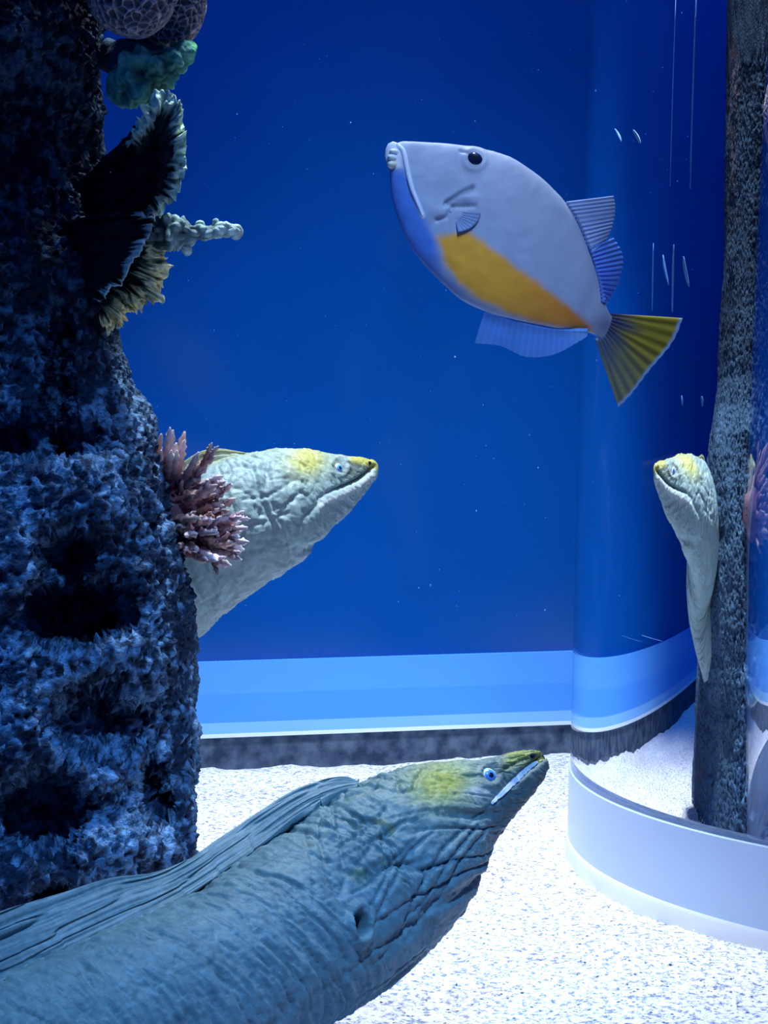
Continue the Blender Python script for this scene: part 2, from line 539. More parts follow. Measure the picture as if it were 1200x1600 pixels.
BORE = np.array([0.22, -0.96, 0.12])
def rock_surface(th, z):
    a = rock_edge(z) - RC[0]
    b = 0.90 * a
    P = np.stack([RC[0] + a * np.cos(th), RC[1] + b * np.sin(th), z], -1)
    N = np.stack([np.cos(th) / a, np.sin(th) / b, 0 * z], -1)
    N /= np.linalg.norm(N, axis=-1, keepdims=True)
    px = to_px(P)
    face = np.sum(N * (EYE - P), -1) / np.linalg.norm(EYE - P, axis=-1)
    edge = sstep(0.02, 0.30, face)
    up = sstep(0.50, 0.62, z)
    wx = px[..., 0] + 14 * fbm(P * 16, 2, 44)
    wy = px[..., 1] + 14 * fbm(P * 16 + 7, 2, 45)
    h = np.zeros_like(z)
    for x, y, rx, ry, s in ROCK_BUMPS:
        q = ((wx - x) / rx) ** 2 + ((wy - y) / ry) ** 2
        h = h + s * np.exp(-q ** (2.2 if s < 0 else 1.0))
    P = P + BORE * (h * edge)[..., None] + N * ((0.018 - 0.006 * up) * fbm(P * 9, 3, 40))[..., None]
    N = grid_normals(P, wrap=True)
    N *= np.where(np.sum(N * (P - np.array([RC[0], RC[1], 0]) * np.array([1, 1, 0]) - np.stack([0 * z, 0 * z, z], -1)), -1, keepdims=True) < 0, -1, 1)
    d = 0.009 * ridged(P * 32, 3, 50) * (1 - 0.4 * up)
    f1, f2 = worley(P * 62, 60)
    d = d - 0.0100 * (1 - sstep(0.0, 0.50, f1)) * (1 - 0.5 * up)
    g1, g2 = worley(P * 130, 70)
    d = d - 0.0070 * (1 - sstep(0.0, 0.55, g1)) + 0.0050 * fbm(P * 200, 2, 80)
    d = d * (1 - 0.55 * sstep(-0.15, 0.35, th))
    return P + N * d[..., None], N, d

def build_rock():
    root = empty('reef_rock', (RC[0], RC[1], 0))
    tag(root, 'tall dark porous reef rock column with hollows at the left edge', 'rock')
    th = np.concatenate([np.linspace(-2.75, -2.2, 30)[:-1], np.linspace(-2.2, 1.0, 760), np.linspace(1.0, 2 * math.pi - 2.75, 80)[1:-1]])
    z = np.concatenate([np.linspace(-0.03, 1.02, 680), np.linspace(1.02, 1.35, 40)[1:]])
    TH, Z = np.meshgrid(th, z, indexing='xy')
    P, N, h = rock_surface(TH, Z)
    n1 = fbm(P * 13, 3, 101)
    n2 = fbm(P * 110, 3, 111)
    n3 = fbm(P * 6 + 5, 2, 121)
    t = sstep(-0.15, 0.45, n1 * 0.45 + n2 * 1.0)
    sd = sstep(-0.15, 0.35, TH)
    t = t * (1 - sd) + sd * (0.30 + 0.25 * n1)
    c = (np.array([0.012, 0.026, 0.055])[None, None] * (1 - t[..., None]) + np.array([0.12, 0.23, 0.37]) * t[..., None])
    w = sstep(0.30, 0.55, n3) * sstep(-0.2, 0.3, n2)
    c = c * (1 - 0.6 * w[..., None]) + np.array([0.34, 0.20, 0.20]) * 0.6 * w[..., None]
    upper_shade = sstep(0.50, 0.66, Z)[..., None]
    c = c * (1 - upper_shade * 0.55)  # upper column painted darker for the shade under overhanging corals
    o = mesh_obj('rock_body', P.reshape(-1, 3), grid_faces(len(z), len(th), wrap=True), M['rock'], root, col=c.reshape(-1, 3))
    return root
build_rock()

# ------------------------------------------------------------------ body sweeps (eels, fish)
class Body:
    """a continuous skin swept through pairs of back and belly points seen at depth Y"""
    def __init__(s, stations, n, m, pw=None, ratio=0.85, cap=10, expo=1.0):
        K = []
        for st in stations:
            (x0, y0), (x1, y1), Y = st[0], st[1], st[2]
            r = st[3] if len(st) > 3 else ratio
            a, b = at(x0, y0, Y), at(x1, y1, Y)
            K.append(np.concatenate([(a + b) / 2, (a - b) / 2, [r]]))
        S = spline(K, n, pw)
        C, H, R = S[:, :3], S[:, 3:6], S[:, 6]
        T = np.gradient(C, axis=0)
        T /= np.linalg.norm(T, axis=1, keepdims=True)
        L = np.cross(T, H)
        L /= np.linalg.norm(L, axis=1, keepdims=True)
        L *= np.where(L[:, 1:2] > 0, -1, 1)
        hr = np.linalg.norm(H, axis=1)
        # round the nose
        if cap:
            e, h0, l0, r0, t0 = C[-1], H[-1], L[-1], hr[-1], T[-1]
            ph = np.linspace(0, math.pi / 2, cap + 1)[1:]
            C = np.vstack([C, [e + t0 * r0 * 0.8 * math.sin(p) for p in ph]])
            H = np.vstack([H, [h0 * max(math.cos(p), 0.01) for p in ph]])
            L = np.vstack([L, [l0] * cap])
            R = np.concatenate([R, [R[-1]] * cap])
            hr = np.linalg.norm(H, axis=1)
        s.C, s.H, s.L, s.hr, s.R = C, H, L, hr, R
        s.n, s.m = len(C), m
        ph = np.linspace(0, math.pi, m // 2 + 1)
        s.ph = ph
        cs, sn = np.cos(ph), np.sin(ph)
        sn = np.sign(sn) * np.abs(sn) ** expo
        s.P = C[:, None] + H[:, None] * cs[None, :, None] + L[:, None] * (hr * R)[:, None, None] * sn[None, :, None]
        N = grid_normals(s.P)
        out = s.P - C[:, None]
        N *= np.where(np.sum(N * out, -1, keepdims=True) < 0, -1, 1)
        N[:, 0] = H / np.linalg.norm(H, axis=1, keepdims=True)
        N[:, -1] = -N[:, 0]
        s.N = N
        s.px = to_px(s.P)
        s.arc = np.concatenate([[0], np.cumsum(np.linalg.norm(np.diff(C, axis=0), axis=1))])
        s.h = np.zeros(s.P.shape[:2])
    def finish(s, name, mat, parent, col):
        P = s.P + s.N * s.h[..., None]
        s.D = P
        rel = P - s.C[:, None]
        lat = np.sum(rel * s.L[:, None], -1, keepdims=True)
        Q = P - 2 * lat * s.L[:, None]           # mirrored far side
        full = np.concatenate([P, Q[:, -2:0:-1]], axis=1)
        cf = np.concatenate([col, col[:, -2:0:-1]], axis=1)
        n, m = full.shape[:2]
        V = full.reshape(-1, 3)
        f = [grid_faces(n, m, wrap=True)]
        o = mesh_obj(name, np.vstack([V]), f[0], mat, parent, col=cf.reshape(-1, 3))
        me = o.data
        import bmesh
        bm = bmesh.new()
        bm.from_mesh(me)
        bm.verts.ensure_lookup_table()
        for row in (0, n - 1):
            try:
                bm.faces.new([bm.verts[row * m + j] for j in range(m)])
            except ValueError:
                pass
        bmesh.ops.recalc_face_normals(bm, faces=bm.faces)
        bm.to_mesh(me)
        bm.free()
        me.polygons.foreach_set('use_smooth', np.full(len(me.polygons), True))
        return o
    def find(s, x, y):
        d = np.linalg.norm(s.px - np.array([x, y]), axis=-1)
        d[:, 0] += 1e3 * 0
        return np.unravel_index(np.argmin(d), d.shape)
    def point(s, x, y):
        i, j = s.find(x, y)
        P = s.D if hasattr(s, 'D') else s.P
        return P[i, j], s.N[i, j], i, j

def dome(name, c, nrm, up, rx, ry, hgt, mat, parent, rings=8, seg=24, full=False):
    """low dome (or full lens) on a surface: an eye, a pupil, a bead"""
    nrm = nrm / np.linalg.norm(nrm)
    u = np.cross(up, nrm); u /= np.linalg.norm(u)
    v = np.cross(nrm, u)
    V, Fc = [], []
    a = np.linspace(0, 2 * math.pi, seg, endpoint=False)
    lo = -math.pi / 2 * 0.9 if full else -0.35
    for i in range(rings):
        e = lo + (math.pi / 2 * 0.985 - lo) * i / (rings - 1)
        for t in a:
            V.append(c + u * rx * math.cos(e) * math.cos(t) + v * ry * math.cos(e) * math.sin(t) + nrm * hgt * math.sin(e))
    for i in range(rings - 1):
        for j in range(seg):
            Fc.append((i * seg + j, i * seg + (j + 1) % seg, (i + 1) * seg + (j + 1) % seg, (i + 1) * seg + j))
    Fc.append(tuple(range(seg))[::-1])
    Fc.append(tuple((rings - 1) * seg + j for j in range(seg)))
    return mesh_obj(name, np.array(V), Fc, mat, parent)

def far_side(body, i, c, n):
    """mirror a point and normal to the other flank"""
    L = body.L[i]
    return c - 2 * ((c - body.C[i]) @ L) * L, n - 2 * (n @ L) * L

def eel_eye(body, root, x, y, rpx, Y):
    c, n, i, j = body.point(x, y)
    r = rpx * Y / F_PX
    up = body.H[i] / body.hr[i]
    n = n * 0.35 + body.L[i] * 0.65
    n = n / np.linalg.norm(n)
    for k, (cc, nn) in enumerate(((c, n), far_side(body, i, c, n))):
        e = dome('eye', cc - nn * r * 0.15, nn, up, r, r, r * 0.75, M['eye_white'], root)
        dome('iris', cc + nn * r * 0.25, nn, up, r * 0.76, r * 0.76, r * 0.36, M['eye_iris'], e)
        dome('pupil', cc + nn * r * 0.46, nn, up, r * 0.40, r * 0.40, r * 0.20, M['eye_dark'], e)

def fin_sheet(name, base, outer, Yb, Yo, n, m, thick, ridge, nr, colfun, mat, parent, along=False, wave=0.0, sheet_px=None):
    """thin fin between a base line and an outer edge, with raised rays"""
    B = spline([[x, y, 0] for x, y in base], n)
    O = spline([[x, y, 0] for x, y in outer], n)
    u = np.linspace(0, 1, n)
    v = np.linspace(0, 1, m)
    yb = np.interp(u, np.linspace(0, 1, len(Yb)), Yb)
    yo = np.interp(u, np.linspace(0, 1, len(Yo)), Yo)
    P = np.zeros((n, m, 3))
    for i in range(n):
        a, b = at(B[i, 0], B[i, 1], yb[i]), at(O[i, 0], O[i, 1], yo[i])
        P[i] = a + (b - a) * v[:, None]
    N = grid_normals(P)
    N *= np.where(N[..., 1:2] > 0, -1, 1)
    U, Vv = np.meshgrid(u, v, indexing='ij')
    if along:
        r = ridge * (0.6 * fbm(np.stack([U * 5, (Vv + 0.12 * np.sin(5.5 * U + 1)) * nr * 1.4, 0 * U], -1), 2, 7) - 0.8 * np.exp(-(vnoise(np.stack([U * 6, (Vv + 0.12 * np.sin(5.5 * U + 1)) * nr * 1.1, 0 * U + 5], -1), 12) / 0.15) ** 2))
    else:
        r = ridge * np.sin(2 * math.pi * nr * U)
    P = P + N * (wave * np.sin(2 * math.pi * (1.2 * U)) * Vv)[..., None]
    t = thick * (1 - 0.8 * Vv) * (0.12 + 0.88 * sstep(1.0, 0.86, U) if along else 1.0)
    A = P + N * (t / 2 + r)[..., None]
    Bk = P - N * (t / 2 - r)[..., None]
    px = to_px(P)
    c = colfun(U, Vv, px)
    V = np.vstack([A.reshape(-1, 3), Bk.reshape(-1, 3)])
    cc = np.vstack([c.reshape(-1, 3)] * 2)
    # orientation: front grid must face the viewer
    q = np.cross(A[1, 0] - A[0, 0], A[0, 1] - A[0, 0])
    flip = (q[1] < 0)
    return mesh_obj(name, V, slab_faces(n, m, flip=flip), mat, parent, col=cc)

def mixc(c, w, t):
    return c * (1 - w[..., None]) + np.asarray(t) * w[..., None]

# ---- colours of the morays
SKIN = np.array([0.165, 0.235, 0.235])
YELLOW = np.array([0.36, 0.34, 0.05])
OLIVE = np.array([0.17, 0.18, 0.07])
DARK = np.array([0.055, 0.07, 0.05])

# ------------------------------------------------------------------ near moray lying on the sand
def near_eel():
    root = empty('moray_eel', at(430, 1560, 1.36) * np.array([1, 1, 0]))
    tag(root, 'large slate blue moray eel resting on sand in the foreground with jaws parted', 'eel', 'moray eels')
    st = [((-230, 1620), (-120, 1915), 1.05), ((-110, 1568), (20, 1855), 1.12), ((0, 1522), (160, 1790), 1.19), ((150, 1462), (355, 1700), 1.27),
          ((285, 1402), (500, 1613), 1.34), ((390, 1335), (592, 1552), 1.39), ((470, 1275), (655, 1496), 1.43), ((548, 1228), (706, 1440), 1.455),
          ((610, 1206), (740, 1386), 1.475, 0.80), ((662, 1193), (763, 1334), 1.49, 0.74), ((712, 1188), (786, 1297), 1.50, 0.66),
          ((758, 1186), (808, 1270), 1.51, 0.60), ((796, 1176), (829, 1246), 1.52, 0.58), ((826, 1171), (846, 1222), 1.53, 0.58),
          ((838, 1174), (852, 1209), 1.535, 0.60)]
    B = Body(st, 520, 300, pw=lambda u: 1 - (1 - u) ** 1.25, ratio=0.86, cap=8)
    px = B.px
    X, Y = px[..., 0], px[..., 1]
    arc = B.arc[:, None] + 0 * X
    phi = B.ph[None, :] + 0 * X
    girth = phi * B.hr[:, None]
    head = sstep(640, 720, X + 0.25 * (Y - 1200) * 0)
    # cross wrinkles on the trunk
    q = np.stack([arc * 95 + 0.9 * fbm(np.stack([arc * 14, girth * 14, 0 * arc], -1), 2, 1), girth * 17, 0 * arc], -1)
    wr = ridged(q, 2, 3)
    q2 = np.stack([arc * 210, girth * 70, 0 * arc + 4], -1)
    fine = fbm(q2, 2, 8)
    trunk = 1 - sstep(560, 680, X + (Y - 1350) * 0.2)
    B.h += trunk * (0.0022 * np.minimum(wr, 0.35) + 0.0014 * fine)
    line = lambda q_, w_, sd: np.exp(-(vnoise(q_, sd) / w_) ** 2)
    z0 = 0 * arc
    wob = 0.010 * fbm(np.stack([arc * 18, girth * 18, z0], -1), 2, 14)
    B.h -= trunk * 0.0026 * line(np.stack([(arc + wob) * 75, girth * 9, z0 + 2], -1), 0.16, 15)
    B.h -= (0.35 + 0.65 * trunk) * 0.0016 * line(np.stack([(arc + wob) * 150, girth * 28, z0 + 6], -1), 0.18, 16)
    B.h -= 0.0008 * line(np.stack([arc * 190, girth * 190, z0 + 6], -1), 0.2, 18)
    # lengthwise throat folds
    gq = np.stack([arc * 9 + 2, girth * 62 + 1.3 * fbm(np.stack([arc * 12, girth * 12, 0 * arc + 9], -1), 2, 2), 0 * arc], -1)
    fold = ridged(gq, 1, 13)
    thr = sstep(520, 600, X) * sstep(1225, 1290, Y + (X - 700) * 0.25) * (1 - sstep(745, 800, X))
    B.h += thr * 0.0030 * np.minimum(fold, 0.55)
    B.h -= thr * 0.0034 * line(np.stack([arc * 7 + 2, (girth + wob) * 75, z0 + 3], -1), 0.14, 17)
    tex = fbm(np.stack([arc * 130, girth * 130, 0 * arc], -1), 3, 21)
    B.h += (1 - trunk) * 0.0012 * tex
    mesh_net = ridged(np.stack([arc * 60, girth * 60, 0 * arc + 7], -1), 2, 31)
    neck = sstep(430, 520, X) * (1 - sstep(640, 720, X)) * (1 - sstep(1330, 1460, Y))
    B.h += neck * 0.0020 * np.minimum(mesh_net, 0.4)
    B.h -= neck * 0.0030 * line(np.stack([(arc + girth + wob) * 60, (arc - girth) * 22, z0], -1), 0.14, 19)
    def groove(pts, w, dep):
        d, f = poly_dist(px, pts)
        B.h[...] -= dep * np.exp(-(d / w) ** 2) * sstep(0, 0.12, f) * (1 - 0.4 * sstep(0.9, 1.0, f))
    # mouth
    d, f = poly_dist(px, [(735, 1288), (765, 1259), (800, 1226), (825, 1202), (844, 1186), (858, 1174)])
    B.h -= (0.0014 + 0.0085 * sstep(0.25, 0.95, f)) * np.exp(-(d / (2.6 + 3.0 * f)) ** 2)
    for pts, w, dep in (([(735, 1288), (690, 1330), (655, 1390), (640, 1440)], 4, 0.003), ([(770, 1285), (720, 1345), (690, 1400), (640, 1470)], 3.5, 0.0026),
                        ([(755, 1280), (705, 1340), (670, 1400), (625, 1460)], 3.2, 0.0026), ([(690, 1290), (640, 1330), (610, 1390), (590, 1440)], 3.5, 0.0026),
                        ([(660, 1300), (615, 1345), (590, 1400), (575, 1430)], 3.2, 0.0024), ([(610, 1255), (570, 1300), (530, 1320)], 3.5, 0.0024),
                        ([(550, 1300), (575, 1350), (590, 1400)], 3.5, 0.0026), ([(500, 1330), (530, 1400), (555, 1440)], 3.5, 0.0024),
                        ([(640, 1280), (590, 1310), (560, 1350)], 3, 0.0022), ([(470, 1390), (505, 1470), (545, 1530)], 4, 0.0018),
                        ([(330, 1440), (370, 1530), (395, 1600)], 4, 0.0016), ([(700, 1370), (660, 1430), (620, 1480), (580, 1510)], 3.5, 0.002),
                        ([(410, 1310), (480, 1272), (540, 1250)], 4, 0.002), ([(420, 1370), (450, 1440), (470, 1500)], 4, 0.0016)):
        groove(pts, w, dep)
    # brow, snout ridge, nostril, eye socket
    d = np.hypot(X - 767, Y - 1210)
    B.h += 0.0016 * np.exp(-((d - 17) / 5) ** 2) - 0.002 * np.exp(-(d / 9) ** 2)
    d, f = poly_dist(px, [(790, 1200), (815, 1188), (832, 1182)])
    B.h -= 0.0016 * np.exp(-(d / 3.5) ** 2)
    B.h += 0.0018 * np.exp(-(((X - 750) / 26) ** 2 + ((Y - 1240) / 9) ** 2))
    # gill opening
    ex, ey = X - 562, Y - 1444
    e = np.sqrt((ex / 11) ** 2 + (ey / 20) ** 2)
    B.h += 0.0060 * np.exp(-((e - 1.45) / 0.45) ** 2) - 0.016 * (1 - sstep(0.55, 1.1, e))
    c = np.zeros(B.P.shape) + SKIN
    n1 = fbm(np.stack([arc * 40, girth * 40, 0 * arc], -1), 3, 61)
    c *= (1 + 0.22 * n1)[..., None]
    back = 1 - sstep(0.5, 1.7, phi)
    c = mixc(c, 0.35 * back * (0.6 + 0.4 * n1), OLIVE)
    yel = np.exp(-(((X - 690) / 50) ** 2 + ((Y - 1222) / 36) ** 2))
    c = mixc(c, np.clip(1.0 * yel, 0, 0.9), YELLOW)
    sp = sstep(0.25, 0.5, fbm(np.stack([arc * 60, girth * 60, 0 * arc + 3], -1), 2, 66)) * np.exp(-(((X - 585) / 70) ** 2 + ((Y - 1310) / 55) ** 2))
    c = mixc(c, 0.7 * sp, YELLOW * 0.8)
    sn = sstep(770, 800, X) * (1 - sstep(1182, 1200, Y - (838 - X) * 0.28))
    c = mixc(c, 0.85 * sn, YELLOW * 0.85)
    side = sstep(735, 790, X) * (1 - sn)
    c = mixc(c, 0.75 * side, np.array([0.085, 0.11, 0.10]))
    d, f = poly_dist(px, [(778, 1205), (805, 1193), (830, 1184), (838, 1180)])
    c = mixc(c, 0.85 * np.exp(-(d / 5) ** 2), DARK)
    pal = np.exp(-(((X - 748) / 24) ** 2 + ((Y - 1238) / 10) ** 2))
    c = mixc(c, 0.5 * pal, np.array([0.5, 0.5, 0.5]))
    c = mixc(c, (1 - sstep(0.6, 0.95, e)), np.array([0.012, 0.014, 0.02]))
    B.finish('body', M['eel'], root, c)
    eel_eye(B, root, 767, 1210, 13.5, 1.5)
    # dorsal fin
    def fcol(U, V, q):
        s = 0.95 + 0.35 * fbm(np.stack([U * 10, V * 26 + 3 * np.sin(5 * U), 0 * U], -1), 3, 77)
        return (SKIN * 1.0)[None, None] * s[..., None]
    ft = [(-120, 1470), (0, 1424), (90, 1398), (170, 1374), (235, 1366), (290, 1345), (350, 1306), (410, 1266), (460, 1236), (505, 1219), (540, 1214), (560, 1222)]
    fb = [(-110, 1580), (0, 1530), (90, 1495), (170, 1464), (235, 1434), (290, 1407), (350, 1370), (410, 1330), (460, 1292), (505, 1262), (535, 1242), (562, 1228)]
    Yf = [1.10, 1.17, 1.22, 1.26, 1.29, 1.32, 1.355, 1.385, 1.41, 1.43, 1.45, 1.46]
    fin_sheet('dorsal_fin', fb, ft, np.array(Yf) - 0.016, np.array(Yf) + 0.004, 260, 110, 0.030, 0.0030, 8, fcol, M['eel'], root, along=True)
    # tooth row
    tl = spline([[x, y, 0] for x, y in [(767, 1256), (785, 1239), (803, 1222), (822, 1204), (838, 1190), (845, 1185)]], 24)
    V, w0 = [], len(tl)
    lst = []
    for i in range(w0):
        t = i / (w0 - 1)
        c0, n0, ii, jj = B.point(tl[i, 0], tl[i, 1])
        up = B.H[ii] / B.hr[ii]
        wd = 0.0003 + 0.0018 * math.sin(math.pi * (0.04 + 0.90 * t)) ** 0.7
        dn = wd * (1.0 + 0.40 * (i % 2) * (t > 0.4))
        n0 = B.L[ii] * 0.7 + n0 * 0.3
        base = c0 + n0 * (0.0012 + 0.0045 * t)
        lst.append((base + up * wd + n0 * 0.0014, base - up * dn + n0 * 0.0014, base - up * dn - n0 * 0.004, base + up * wd - n0 * 0.004))
    V = np.array(lst).reshape(-1, 3)
    Fc = [tuple(range(4)), tuple(4 * (w0 - 1) + k for k in (3, 2, 1, 0))]
    for i in range(w0 - 1):
        for k in range(4):
            a, b = i * 4 + k, i * 4 + (k + 1) % 4
            Fc.append((a, b, b + 4, a + 4))
    t = mesh_obj('tooth_row', V, Fc, M['tooth'], root, smooth=False)
    t['label'] = 'white row of small teeth'
    # nostril
    c0, n0, ii, jj = B.point(832, 1180)
    dome('nostril', c0, n0, B.H[ii] / B.hr[ii], 0.0024, 0.0024, 0.0030, M['hole'], root, 6, 12)
    c0, n0, ii, jj = B.point(562, 1446)
    dome('gill_opening', c0 + n0 * 0.001, n0, B.H[ii] / B.hr[ii], 0.0045, 0.0085, 0.0020, M['hole'], root, 6, 16)

def tube_along(name, C, rad, mat, parent, col, noise=0.0, seg=14, closed_tip=True):
    n = len(C)
    T = np.gradient(C, axis=0)
    T /= np.linalg.norm(T, axis=1, keepdims=True) + 1e-12
    ref = np.array([0, 0, 1.0]) if abs(T[0, 2]) < 0.9 else np.array([1.0, 0, 0])
    V = []
    a = np.linspace(0, 2 * math.pi, seg, endpoint=False)
    for i in range(n):
        u = np.cross(T[i], ref); u /= np.linalg.norm(u)
        v = np.cross(T[i], u)
        r = rad(i / (n - 1))
        V.append(C[i] + r * (np.cos(a)[:, None] * u + np.sin(a)[:, None] * v))
    V = np.array(V)
    if noise:
        d = V - C[:, None]
        d /= np.linalg.norm(d, axis=-1, keepdims=True) + 1e-9
        V = V + d * (noise * fbm(V * 180, 2, 5))[..., None]
    f = [tuple(q) for q in grid_faces(n, seg, wrap=True)]
    f.append(tuple(range(seg)))
    f.append(tuple((n - 1) * seg + j for j in range(seg))[::-1])
    c = np.zeros((n * seg, 3)) + np.asarray(col)
    return mesh_obj(name, V.reshape(-1, 3), f, mat, parent, col=c)
near_eel()

# ------------------------------------------------------------------ moray leaning out from behind the rock
def far_eel():
    root = empty('moray_eel', (-0.25, 1.98, 0.0))
    tag(root, 'pale moray eel with yellow brow leaning out from behind the rock', 'eel', 'moray eels')
    st = [((90, 1040), (150, 1200), 2.0), ((150, 960), (222, 1110), 2.05), ((200, 880), (258, 1052), 2.075), ((240, 820), (288, 1012), 2.07), ((275, 772), (322, 986), 2.05),
          ((312, 735), (360, 952), 2.045), ((350, 714), (402, 921), 2.05), ((395, 706), (445, 893), 2.065), ((440, 701), (480, 861), 2.09, 0.80),
          ((478, 702), (508, 829), 2.115, 0.74), ((512, 709), (534, 808), 2.135, 0.66), ((543, 713), (556, 787), 2.15, 0.60),
          ((566, 715), (574, 765), 2.165, 0.58), ((578, 719), (583, 750), 2.17, 0.6)]
    B = Body(st, 420, 260, pw=lambda u: 1 - (1 - u) ** 1.2, ratio=0.84, cap=8)
    px = B.px
    X, Y = px[..., 0], px[..., 1]
    arc = B.arc[:, None] + 0 * X
    phi = B.ph[None, :] + 0 * X
    girth = phi * B.hr[:, None]
    q = np.stack([arc * 75 + 0.8 * fbm(np.stack([arc * 14, girth * 14, 0 * arc], -1), 2, 1), girth * 14, 0 * arc + 30], -1)
    trunk = 1 - sstep(380, 470, X)
    B.h += (0.35 + 0.65 * trunk) * 0.0022 * np.minimum(ridged(q, 2, 3), 0.35) * (1 - sstep(480, 540, X))
    line = lambda q_, w_, sd: np.exp(-(vnoise(q_, sd) / w_) ** 2)
    z0 = 0 * arc
    wob = 0.010 * fbm(np.stack([arc * 18, girth * 18, z0], -1), 2, 14)
    body_m = 1 - sstep(460, 530, X)
    B.h -= body_m * 0.0024 * line(np.stack([(arc + wob) * 62, girth * 9, z0 + 2], -1), 0.15, 15)
    B.h -= body_m * 0.0014 * line(np.stack([(arc + wob) * 130, girth * 30, z0 + 6], -1), 0.18, 16)
    hd = np.exp(-(((X - 430) / 70) ** 2 + ((Y - 790) / 90) ** 2))
    B.h -= hd * 0.0019 * line(np.stack([(arc + girth + wob) * 55, (arc - girth) * 25, z0], -1), 0.13, 19)
    B.h -= hd * 0.0016 * line(np.stack([(arc - girth + wob) * 45, (arc + girth) * 22, z0 + 8], -1), 0.13, 20)
    B.h -= 0.0008 * line(np.stack([arc * 180, girth * 180, z0 + 6], -1), 0.2, 18)
    net = ridged(np.stack([(arc + girth) * 42, (arc - girth) * 34, 0 * arc + 17], -1), 2, 33)
    reg = np.exp(-(((X - 415) / 55) ** 2 + ((Y - 800) / 80) ** 2))
    B.h += reg * 0.002 * np.minimum(net, 0.4)
    th = ridged(np.stack([arc * 8, girth * 60, 0 * arc + 1], -1), 1, 43)
    reg2 = sstep(430, 470, X) * (1 - sstep(540, 570, X)) * sstep(770, 800, Y)
    B.h += reg2 * 0.003 * np.minimum(th, 0.5)
    B.h += 0.0012 * fbm(np.stack([arc * 120, girth * 120, 0 * arc], -1), 3, 23)
    d, f = poly_dist(px, [(497, 780), (515, 768), (540, 758), (562, 748), (580, 734), (584, 728)])
    B.h -= (0.002 + 0.004 * sstep(0.1, 0.4, f)) * np.exp(-(d / 3.0) ** 2)
    lip = np.exp(-((poly_dist(px, [(500, 788), (530, 775), (560, 760), (582, 744)])[0]) / 6) ** 2)
    B.h += 0.0025 * lip
    for pts, w, dep in (([(395, 725), (402, 760), (420, 800), (435, 840)], 3.5, 0.003), ([(420, 720), (415, 770), (405, 820)], 3, 0.002),
                        ([(470, 770), (440, 800), (425, 850)], 3.5, 0.0026), ([(500, 785), (470, 815), (450, 850)], 3.5, 0.0026),
                        ([(380, 780), (420, 775), (460, 750)], 3, 0.002), ([(385, 820), (420, 815), (450, 800)], 3, 0.002)):
        d, f = poly_dist(px, pts)
        B.h -= dep * np.exp(-(d / w) ** 2)
    e = np.hypot(X - 531, Y - 729)
    B.h += 0.0018 * np.exp(-((e - 14) / 4) ** 2) - 0.002 * np.exp(-(e / 8) ** 2)
    c = np.zeros(B.P.shape) + SKIN * 1.25
    n1 = fbm(np.stack([arc * 40, girth * 40, 0 * arc], -1), 3, 62)
    c *= (1 + 0.18 * n1)[..., None]
    yel = np.exp(-(((X - 480) / 32) ** 2 + ((Y - 718) / 26) ** 2))
    c = mixc(c, np.clip(yel, 0, 0.85), YELLOW)
    back = 1 - sstep(0.0, 0.5, phi)
    c = mixc(c, 0.5 * back * (1 - sstep(560, 570, X)), YELLOW * 0.9)
    sn = sstep(540, 552, X) * (1 - sstep(722, 732, Y - (X - 560) * 0.25))
    c = mixc(c, 0.9 * sn, YELLOW)
    dk = np.exp(-(((X - 556) / 24) ** 2 + ((Y - 738) / 11) ** 2))
    c = mixc(c, 0.85 * dk, DARK * 1.3)
    d, f = poly_dist(px, [(545, 722), (560, 727), (578, 731)])
    c = mixc(c, 0.9 * np.exp(-(d / 2.6) ** 2), DARK)
    c = mixc(c, 0.45 * lip, np.array([0.55, 0.58, 0.56]))
    B.finish('body', M['eel'], root, c)
    eel_eye(B, root, 531, 730, 8.5, 2.13)
    def fcol(U, V, q):
        return (SKIN * 0.8 + V[..., None] * (YELLOW * 0.55 - SKIN * 0.2))
    ft = [(150, 915), (200, 840), (240, 780), (280, 728), (312, 706), (340, 701), (365, 704), (392, 709)]
    fb = [(165, 960), (212, 890), (252, 822), (290, 768), (322, 735), (348, 722), (370, 716), (396, 712)]
    Yf = [2.05, 2.075, 2.07, 2.055, 2.048, 2.05, 2.055, 2.064]
    fin_sheet('dorsal_fin', fb, ft, Yf, Yf, 120, 24, 0.010, 0.0010, 3, fcol, M['eel'], root, along=True)
    c0, n0, ii, jj = B.point(577, 724)
    dome('nostril', c0, n0, B.H[ii] / B.hr[ii], 0.0022, 0.0022, 0.0030, M['hole'], root, 6, 12)
far_eel()

